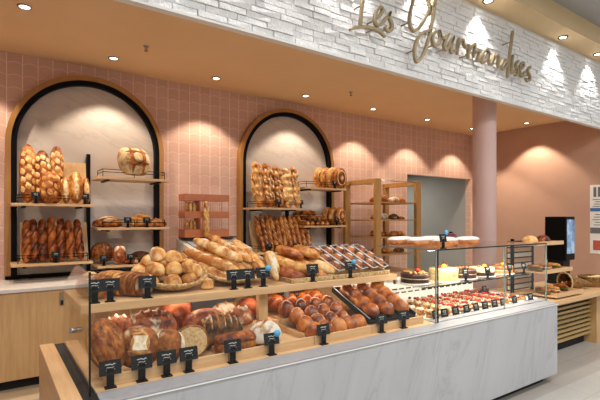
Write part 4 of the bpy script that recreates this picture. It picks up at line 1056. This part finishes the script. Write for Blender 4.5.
# ================================================================== PASTRIES
def tartlet(name, label, r, h, shell, cream, top, group):
    t_ = MB().lathe([(r*.78, 0), (r, h*.6), (r*.98, h*.66), (r*.9, h*.6), (0, h*.6)], 16).build(name, shell)
    props(t_, label, 'pastry', group)
    if cream: MB().lathe([(r*.80, h*.55), (r*.72, h*.85), (r*.4, h*1.1), (0, h*1.16)], 16, wob=lambda i, a: .05*r*math.cos(7*a) if i < 3 else 0).build('cream_swirl', cream, t_)
    if top == 'berry':
        for a in (0.3, 2.4, 4.5): MB().lathe([(0, -.002), (r*.34, r*.10), (r*.40, r*.28), (r*.22, r*.52), (0, r*.58)], 10, c=(r*.42*math.cos(a), r*.42*math.sin(a), h*1.0)).build('strawberry', f_berry, t_)
    elif top == 'one': MB().lathe([(0, -.002), (r*.34, r*.1), (r*.42, r*.3), (r*.22, r*.55), (0, r*.62)], 10, c=(0, 0, h*1.2)).build('strawberry', f_berry, t_)
    elif top == 'choc': MB().lathe([(r*.4, h*1.1), (r*.36, h*1.35), (0, h*1.5)], 12).build('chocolate_cap', f_choc, t_)
    elif top == 'nut':
        n = MB()
        for a in range(6): n.ball((r*.5*math.cos(a*1.05), r*.5*math.sin(a*1.05), h*1.02), r*.24, r*.2, r*.18, 8, 6)
        n.build('nut_topping', f_praline, t_)
    return t_
def eclair(name, label, L, mat, ice, group):
    lf = Loaf(L, 0.045, 0.04, p=4, flat=.5, bump=.01, seed=300)
    o = lf.body(14, 12).build(name, mat); props(o, label, 'pastry', group)
    lf2 = Loaf(L*.92, 0.04, 0.016, p=4, flat=.1, bump=0, seed=1); lf2.body(14, 12).xform(Matrix.Translation((0, 0, .029))).build('glaze', ice, o)
    return o
PD = 0.80
kinds = {
 'praline': (tartlet('praline_tartlet', 'x', .040, .038, b_shell, f_praline, 'nut', 'praline tartlets in the pastry case'), 'brown praline tartlet'),
 'creamch': (tartlet('cream_tartlet', 'x', .040, .040, b_shell, f_cream, 'choc', 'cream and chocolate tartlets in the pastry case'), 'chocolate-capped cream tartlet'),
 'cream1': (tartlet('cream_tartlet', 'x', .040, .040, b_shell, f_cream, 'one', 'cream tartlets with one strawberry'), 'cream tartlet with one berry'),
 'straw': (tartlet('strawberry_tartlet', 'x', .042, .034, b_shell, f_cream, 'berry', 'strawberry tartlets in the pastry case'), 'strawberry tartlet'),
 'creamn': (tartlet('cream_tartlet', 'x', .040, .042, b_shell, f_cream, 'nut', 'nut-sprinkled cream tartlets'), 'nutty cream tartlet'),
 'eclair': (eclair('eclair', 'x', .12, b_shell, f_choc, 'chocolate eclairs in the pastry case'), 'chocolate eclair'),
}
usedk = {}
cols = ['praline', 'creamch', 'praline', 'cream1', 'straw', 'creamn', 'straw', 'creamch', 'straw', 'creamn', 'straw', 'praline', 'straw', 'eclair', 'praline']
for c, kd in enumerate(cols):
    x = 2.955 + c*0.1
    nrow = 6 if kd != 'eclair' else 4
    if c > 12: nrow = 3
    for r in range(nrow):
        y = 2.375 + r*0.096 if kd != 'eclair' else 2.40 + r*0.14
        pr, nm = kinds[kd]
        o = dup(pr) if kd in usedk else pr
        usedk[kd] = 1
        o.location = (x, y, PD + 0.0); o.rotation_euler = (0, 0, rnd.uniform(0, 6) if kd != 'eclair' else PI/2)
        o['label'] = '%s, %s from the glass in %s column from left' % (nm, ORD[r], ORD[c])
# dark red and chocolate slices at the back right of the deck
for k in range(4):
    o = MB().box(-.05, .05, -.03, .03, 0, .03).build('chocolate_slice', f_choc, None, False, .004); props(o, '%s chocolate slice from the left behind the rightmost tartlets' % ORD[k], 'pastry', 'chocolate slices at the rear of the deck')
    o.location = (4.12 + .115*k, 2.86, PD); MB().box(-.05, .05, -.03, .03, .031, .040).build('red_glaze', m_red_tin if k % 2 else f_praline, o)
gp = 'price tags before the pastries'
for k, px in enumerate([436, 445, 456, 467, 476.5, 485.5, 495, 503, 515, 531]):
    put_tag(tag_flat, XP(px, 2.30), 2.30, 0.792, rnd.uniform(-.1, .1), 'black tag at the pastry deck front, %s from the left' % ORD[k], gp)
put_tag(tag_flat, XP(485, 2.80), 2.80, PD, 0, 'black tag standing at the rear of the pastry deck before chocolate slices', gp)

# cakes on the glass shelf
def cake(label, x, y, z, r, h, side, top, topping, name='layer_cake'):
    t_ = thing(name, label, 'cake', (x, y, z), 0, 'cakes on the glass shelf')
    MB().lathe([(r*1.08, 0), (r*1.08, .004)], 32).build('cake_board', m_paperw, t_)
    MB().lathe([(r, .004), (r, h*.46)], 36).build('lower_layer', side, t_)
    MB().lathe([(r*.985, h*.46), (r*.985, h*.56)], 36).build('filling', f_cream, t_)
    MB().lathe([(r, h*.56), (r, h*.94), (r*.96, h), (0, h)], 36).build('upper_layer', top, t_)
    if topping == 'fruit':
        MB().ball((-.02, -.02, h+.018), .024, .024, .02).build('yellow_fruit', f_yellow, t_)
        MB().ball((.03, 0, h+.015), .022, .02, .018).ball((-.055, .01, h+.012), .018, .02, .016).build('berries', f_berry, t_)
        MB().add([(.03,.03,h),(.06,.03,h),(.075,.035,h+.075),(.045,.035,h+.06)], [(0,1,2,3)]).add([(.03,.034,h),(.06,.034,h),(.075,.039,h+.075),(.045,.039,h+.06)], [(3,2,1,0)]).build('chocolate_shard', f_choc, t_)
    elif topping == 'nuts':
        n = MB(); r_ = random.Random(5)
        for k in range(26):
            a, q = r_.uniform(0, 6.28), r*.85*math.sqrt(r_.random()); n.ball((q*math.cos(a), q*math.sin(a), h+.006), .014, .012, .011, 7, 5)
        n.build('nut_topping', b_shell, t_)
        MB().ball((0, -.03, h+.026), .022, .02, .018).build('strawberry', f_berry, t_)
    elif topping == 'choc':
        n = MB(); r_ = random.Random(6)
        for k in range(14):
            a, q = r_.uniform(0, 6.28), r*.6*math.sqrt(r_.random()); n.ball((q*math.cos(a), q*math.sin(a), h+.008), .016, .012, .014, 7, 5)
        n.build('chocolate_curls', f_praline, t_)
    elif topping == 'yellow':
        MB().ball((0, -.03, h+.016), .02, .02, .016).build('yellow_macaroon', f_yellow, t_)
        MB().ball((.035, .01, h+.01), .02, .016, .012).ball((-.04, .01, h+.01), .02, .016, .012).build('chocolate_curls', f_praline, t_)
cake('dark chocolate cake covered in nuts with one strawberry, left on the glass shelf', 3.10, 2.66, PZ, .125, .085, f_choc, f_choc, 'nuts')
cake('pale yellow cream cake with yellow fruit and berries on the glass shelf', 3.42, 2.60, PZ, .13, .115, f_lemon, f_lemon, 'fruit')
cake('chocolate cake with curls right of the pale yellow cake', 3.74, 2.62, PZ, .125, .085, f_choc, f_choc, 'choc')
cake('chocolate and cream cake with a yellow macaroon on the glass shelf', 4.05, 2.62, PZ, .12, .085, f_choc, f_cream, 'yellow')
cake('golden sponge cake with a yellow macaroon, right end of the glass shelf', 4.38, 2.62, PZ, .125, .08, f_cake, f_praline, 'yellow')
for k, (px, lb) in enumerate([(465, 'before the chocolate cake with curls'), (487, 'before the chocolate and cream cake'), (509, 'before the golden sponge cake'), (526, 'at the right end of the glass shelf')]):
    put_tag(tag_small, min(XP(px, 2.45), 4.52), 2.44, PZ, 0, 'black price tag on the glass shelf ' + lb, 'price tags on the glass shelf')
# iced loaf cakes on the glass top
ZG = ZT + 0.0095
for k, (x, y, L, rz) in enumerate([(3.07, 2.80, .31, 77), (3.13, 2.63, .31, 72), (3.40, 2.72, .30, 74), (3.27, 2.47, .30, 75), (3.585, 2.465, .30, 76)]):
    lf = Loaf(L, .14, .075, p=4, flat=.8, bump=.01, seed=320+k)
    o = lf.body(22, 18).build('iced_cake', f_cake); props(o, '%s from the left of five flat white-iced cakes lying on the glass top' % ORD[k], 'cake', 'white-iced cakes on the glass top')
    Loaf(L*.97, .136, .034, p=4, flat=.1, bump=.02, seed=330+k).body(22, 18).xform(Matrix.Translation((0, 0, .048))).build('white_icing', f_icing, o)
    place(o, (x, y, ZG), rotz=math.radians(rz-75))
put_tag(tag_small, XP(441.5, 2.32), 2.30, ZG, 0, 'black price tag with blue dot among the iced cakes on the glass top', 'price tags on the glass shelf', True)
o = MB().lathe([(.055,0),(.07,.02),(.072,.05),(.05,.085),(.02,.1),(0,.102)], 24).build('round_tin', m_red_tin); props(o, 'dark red rounded tin behind the iced cakes on the glass top', 'tin'); o.location = (XP(452.5, 2.78), 2.80, ZG)
MB().cyl((0,0),.018,.1,.112,14).build('lid_knob', m_black, o)

# ================================================================== BACK: slicer, coral stand, rack
sx0, sx1 = 1.93, 2.72
sm = thing('bread_slicer', 'pale enamelled bread slicing machine below the coral bread stand', 'machine', ((sx0+sx1)/2, 5.25, .955))
MB().add([(sx0,4.95,.955),(sx1,4.95,.955),(sx1,5.5,.955),(sx0,5.5,.955),(sx0,4.95,1.24),(sx1,4.95,1.24),(sx1,5.5,1.36),(sx0,5.5,1.36)], [(0,3,2,1),(4,5,6,7),(0,1,5,4),(1,2,6,5),(2,3,7,6),(3,0,4,7)]).build('housing', m_machine, sm, True, .006)
MB().add([(sx0+.06,5.05,1.263),(sx1-.06,5.05,1.263),(sx1-.06,5.32,1.322),(sx0+.06,5.32,1.322),(sx0+.06,5.05,1.275),(sx1-.06,5.05,1.275),(sx1-.06,5.32,1.334),(sx0+.06,5.32,1.334)], [(0,3,2,1),(4,5,6,7),(0,1,5,4),(1,2,6,5),(2,3,7,6),(3,0,4,7)]).build('steel_lid', m_alu, sm, True)
MB().box(sx0+.02, sx1-.02, 5.36, 5.48, 1.362, 1.375).build('rear_tray', m_black, sm, True)
for k in range(4): MB().box(sx0+.16+k*.14, sx0+.19+k*.14, 5.12, 5.15, 1.29, 1.315).build('latch', m_black, sm, True)
o = MB().box(0, .22, 0, .02, 0, .22).build('menu_board', m_card); props(o, 'plain kraft board leaning beside the bread slicer', 'board'); o.location = (1.83, 4.93, .957); o.rotation_euler = (-.06, 0, 0)

cx0, cx1, cy0, cy1, cz0 = 1.96, 2.56, 5.28, 5.50, 1.377
cs = thing('coral_bread_stand', 'two-tier coral orange stand with thin ribs against the pink tiles', 'bread stand', ((cx0+cx1)/2, (cy0+cy1)/2, cz0))
for nm, z0, z1 in (('base_band', 0, .10), ('middle_band', .24, .325), ('top_band', .46, .54)):
    b = MB(); b.box(cx0, cx1, cy0, cy0+.012, cz0+z0, cz0+z1).box(cx0, cx0+.012, cy0+.012, cy1, cz0+z0, cz0+z1).box(cx1-.012, cx1, cy0+.012, cy1, cz0+z0, cz0+z1)
    b.box(cx0+.012, cx1-.012, cy0+.012, cy1, cz0+z0, cz0+z0+.01); b.build(nm, m_coral, cs, True)
rb = MB()
for k in range(22):
    x = cx0+.01+(cx1-cx0-.02)*k/21
    rb.box(x-.003, x+.003, cy1-.01, cy1-.003, cz0+.1, cz0+.46)
rb.build('rear_ribs', m_coral, cs, True)
MB().box(cx0+.195, cx0+.21, cy0+.012, cy1-.01, cz0+.01, cz0+.54).build('divider', m_coral, cs, True)
for x in (cx0+.004, cx1-.004): MB().box(x-.004, x+.004, cy0+.003, cy0+.011, cz0+.1, cz0+.46).build('corner_post', m_coral, cs, True)
o = make('baguette', 'single knobbly loaf standing in front of the coral stand', 'baguette', Loaf(.46, .075, .06, p=4, humps=5, hump_amp=.2, seed=340), b_vien, lattice(4), b_score, .02); place(o, (cx0+.255, cy0-.035, cz0+.225), 2)
for k, (dx, z) in enumerate([(.05, .25+.012), (.10, .25+.012), (.15, .25+.012), (.05, .012), (.105, .012), (.155, .012)]):
    o = make('bread_roll', '%s small bread from the left, %s tier of the coral stand' % (ORD[k % 3], 'upper' if k < 3 else 'lower'), 'bread roll', Loaf(.21 if k > 2 else .19, .05, .045, seed=350+k), b_vien, diag(3), b_score, .015, .005, 'small breads in the coral stand')
    place(o, (cx0+dx, cy0+.10, cz0+z+(.105 if k > 2 else .096)), 4)

# wooden rack
RX0, RX1, RY0, RY1, RZ = 4.78, 5.68, 4.82, 5.52, 2.215
rk = thing('wooden_rack', 'open oak rack with thin shelves of brown breads before the opening', 'rack', ((RX0+RX1)/2, (RY0+RY1)/2, 0))
for x in (RX0, RX1):
    for y in (RY0, RY1): MB().box(x-.055, x+.055, y-.03, y+.03, 0, RZ).build('post', m_rackwood, rk, True, .003)
    MB().box(x-.05, x+.05, RY0+.03, RY1-.03, RZ-.065, RZ).build('top_rail', m_rackwood, rk, True)
    MB().box(x-.05, x+.05, RY0+.03, RY1-.03, .1, .16).build('bottom_rail', m_rackwood, rk, True)
RS = [1.87, 1.60, 1.335, 1.07, .8, .5]
for z in RS: MB().box(RX0+.056, RX1-.056, RY0-.01, RY1+.01, z-.022, z).build('shelf', m_rackwood, rk, True)
wr_ = MB()
wr_.tube([(RX0+.055, RY0, RZ-.02), (RX1-.055, RY0, RZ-.02)], .006, 6).tube([(RX0+.055, RY1, RZ-.02), (RX1-.055, RY1, RZ-.02)], .006, 6)
wr_.build('tie_rod', m_steel, rk, True)
for r, z in enumerate(RS[:4]):
    names = ['top', 'second', 'third', 'fourth'][r]
    spec = [[(4.92,.17,.13,.08,b_dark),(5.12,.2,.15,.12,b_rust),(5.34,.22,.15,.09,b_flour),(5.54,.18,.13,.08,b_gold)],
            [(4.93,.17,.12,.08,b_dark),(5.13,.19,.13,.10,b_flour),(5.34,.2,.13,.09,b_rye),(5.54,.17,.1,.05,b_dark)],
            [(4.93,.17,.13,.11,b_dark),(5.14,.2,.12,.07,b_red),(5.35,.2,.13,.08,b_bagr),(5.54,.16,.1,.075,b_gold)],
            [(4.95,.2,.13,.10,b_dark),(5.2,.22,.13,.09,b_bagr),(5.46,.22,.12,.08,b_rye)]][r]
    for k, (x, L, W, H, m_) in enumerate(spec):
        lay('batard', '%s loaf from the left on the %s shelf of the oak rack' % (ORD[k], names), 'bread', x, 5.02+.03*(k % 2), z, L, W, H, rnd.uniform(-.2, .2), m_, diag(3), b_score_d if m_ is not b_flour else b_score_w, .025, 'loaves on the oak rack', 400+r*10+k)

# ================================================================== RIGHT SIDE: table, sandwich stand, kiosk, poster
TZ = .72
tb = thing('slatted_table', 'low oak table with horizontal slatted front right of the counter', 'table', (5.8, 2.8, 0))
MB().box(4.64, 7.6, 2.35, 3.22, TZ-.05, TZ).build('table_top', m_wood, tb, True, .003)
MB().box(4.68, 6.42, 2.62, 3.15, .11, TZ-.05).build('core', m_blackmatt, tb, True)
MB().box(4.70, 6.40, 2.66, 3.10, 0, .11).build('toe_kick', m_blackmatt, tb, True)
for k in range(10):
    z = .125 + k*.0555
    MB().box(4.68, 6.42, 2.585, 2.618, z, z+.029).build('slat', m_slat, tb, True)
MB().box(6.425, 7.5, 2.52, 3.18, 0, TZ-.05).build('oak_side', m_woodz, tb, True)
# sandwich stand
ss = thing('sandwich_stand', 'three-tier sandwich stand with oak trays and slatted back beyond the pastry case', 'display stand', (5.2, 2.75, TZ))
ax0, ax1 = 5.08, 5.72
tiers = [(TZ+.02, 2.38, 2.80), (TZ+.27, 2.50, 2.86), (TZ+.58, 2.60, 2.90)]
for z, y0, y1 in tiers:
    MB().box(ax0, ax1, y0, y1, z, z+.012).box(ax0, ax1, y0, y0+.014, z+.012, z+.045).box(ax1-.014, ax1, y0+.014, y1, z+.012, z+.04).build('tray', m_wood, ss, True)
MB().box(ax0-.016, ax0-.002, 2.86, 2.90, TZ, 1.37).build('upright', m_black, ss, True); MB().box(ax1-.125, ax1-.111, 2.905, 2.945, TZ, 1.36).build('upright', m_black, ss, True)
for k in range(9): MB().box(ax0, ax1-.13, 2.925, 2.945, TZ+.04+k*.064, TZ+.04+k*.064+.046).build('back_slat', m_wood if k % 2 else m_white, ss, True)
SN = 0
for ti, (z, y0, y1) in enumerate(tiers):
    n = [3, 3, 2][ti]
    for k in range(n):
        x = ax0 + (.14 if ti == 2 else .12) + k*((.30 if ti == 2 else .42)/(n-1))
        y = (y0+y1)/2
        if ti == 2:
            lay('bread_roll', ['pale golden loaf on the top tray of the sandwich stand', 'reddish loaf on the top tray of the sandwich stand'][k], 'bread', x, y, z+.012, .26 if k == 0 else .22, .15, .10, .1, b_pale if k == 0 else b_red, None, None, 0, 'breads on the sandwich stand', 500+k)
        else:
            o = Loaf(.22, .09, .03, p=3.5, flat=.5, seed=510+SN).body(16, 14).build('sandwich', b_gold if (k+ti) % 2 else b_dark); SN += 1
            props(o, '%s filled sandwich from the left on the %s tray of the stand' % (ORD[k], ['bottom', 'middle'][ti]), 'sandwich', 'sandwiches on the stand')
            o.location = (x, y, z+.013); o.rotation_euler = (0, 0, PI/2-.45)
            Loaf(.225, .1, .02, p=3.5, flat=.5, bump=.12, seed=3, bfreq=3).body(14, 12).xform(Matrix.Translation((0, 0, .022))).build('filling', f_cream if k % 2 else f_green, o)
            Loaf(.22, .09, .035, p=3.5, flat=.3, seed=9).body(16, 14).xform(Matrix.Translation((0, 0, .037))).build('top_half', b_gold if (k+ti) % 2 else b_bagr, o)
MB().box(ax0, ax1-.13, 2.948, 2.956, TZ+.02, 1.34).build('slat_gap_shade', m_blackmatt, ss, True)  # black sheet added as the shade seen between the slats
# kiosk / coffee terminal
kx, ky = 6.38, 2.86
ks = thing('touch_terminal', 'black touch screen terminal on a pedestal beside the plain pink wall', 'terminal', (kx, ky, TZ))
hb = MB().box(kx-.07, kx+.19, ky-.02, ky+.26, 1.05, 1.64); hb.build('housing', m_black, ks, True, .012)
MB().box(kx-.03, kx+.15, ky+.03, ky+.24, .76, 1.05).build('pedestal', m_blackmatt, ks, True)
MB().box(kx-.05, kx+.17, ky+.0, ky+.26, TZ, .76).build('base', m_blackmatt, ks, True)
tm = NT('screen_picture'); n1 = tm.noise(5, 4, .6)
cc = tm.ramp(n1, [(0.3, '#2c4a74'), (.5, '#6d8fb5'), (.62, '#a9bdd2'), (.75, '#42648f')])
tm.link(cc, tm.b.inputs['Emission Color']); tm.b.inputs['Emission Strength'].default_value = .22; tm.b.inputs['Roughness'].default_value = .2; tm.link(cc, tm.b.inputs['Base Color'])
MB().box(kx-.045, kx+.165, ky-.024, ky-.020, 1.14, 1.60).build('screen', tm.m, ks, True)
# baskets on the table
basket('wicker_basket', 'wicker basket with yellow breads at the table right end', (6.56, 2.62, TZ), .22, .15, .12, m_wickerd, 0, .2)
for k in range(3): lay('bread_roll', '%s yellow bread in the wicker basket on the table' % ['left', 'middle', 'right'][k], 'bread', 6.44+.12*k, 2.60, TZ+.07, .15, .11, .07, .4*k, f_lemon, None, None, 0, 'yellow breads in the table basket', 530+k)
hn = thing('wicker_horn', 'brown woven horn basket lying open on the slatted table', 'basket', (6.08, 2.60, TZ), math.radians(-20))
hb = MB(); N = 36; pr = []
def horn(u, v):
    r = .015 + .10*u**.9; a = 2*PI*v
    x = .22 - .42*u; z = .10 + .07*(1-u)**2*0 - .04*(1-u)
    rr = r*(1+.04*math.cos(12*a+PI*int(u*14)))
    return (x, rr*math.cos(a), max(.002, z + rr*math.sin(a)))
hb.grid(horn, 15, N, True); hb.build('woven_horn', m_wickerd, hn)
hr = MB(); hr.tube([tuple(Vector(horn(1, k/28))) for k in range(28)], .010, 6, True); hr.build('braided_rim', m_wicker, hn)
o = make('baguette', 'brown baguette poking out of the woven horn basket', 'baguette', Loaf(.34, .07, .06, seed=540), b_bagr, diag(4), b_score, .02); place(o, (5.93, 2.64, TZ+.045), rotz=math.radians(-20))

# poster on the right wall
py0, py1 = 2.9, 3.47
ps = thing('wall_poster', 'white notice with blue band and red panel on the plain pink wall', 'poster', (XR-.004, 3.34, 1.6))
def wallbox(y0, y1, z0, z1, d, nm, m_, par=ps): return MB().box(XR-d, XR-.001, y0, y1, z0, z1).build(nm, m_, par, True)
PY0, PY1 = 3.19, 3.475
wallbox(PY0, PY1, 1.01, 2.20, .006, 'sheet', m_paperw)
wallbox(PY0, PY1-.005, 1.74, 1.80, .008, 'blue_band', m_paperblue)
wallbox(PY0, PY1-.005, 1.36, 1.46, .009, 'grey_band', m_papergrey)
wallbox(PY0, PY1-.05, 1.07, 1.24, .008, 'red_panel', m_paperred)
wallbox(PY0+.02, PY1-.16, 1.25, 1.35, .008, 'black_icon', m_blackmatt)
ln = MB()
for k in range(9):
    z = 1.82 + .04*k if k < 4 else 1.50+.045*(k-4)
    if k == 4: ln.build('text_pattern', m_papergrey, ps, True); ln = MB()
    ln.box(XR-.008, XR-.001, PY0+.02, PY1-.04-.02*(k % 3), z, z+.012)
ln.build('text_pattern', m_papergrey, ps, True); ln = MB()
for k in range(3): ln.box(XR-.008, XR-.001, PY1-.10-.07*k, PY1-.055-.07*k, 1.99, 2.16)
ln.build('icon_pattern', m_papergrey, ps, True)
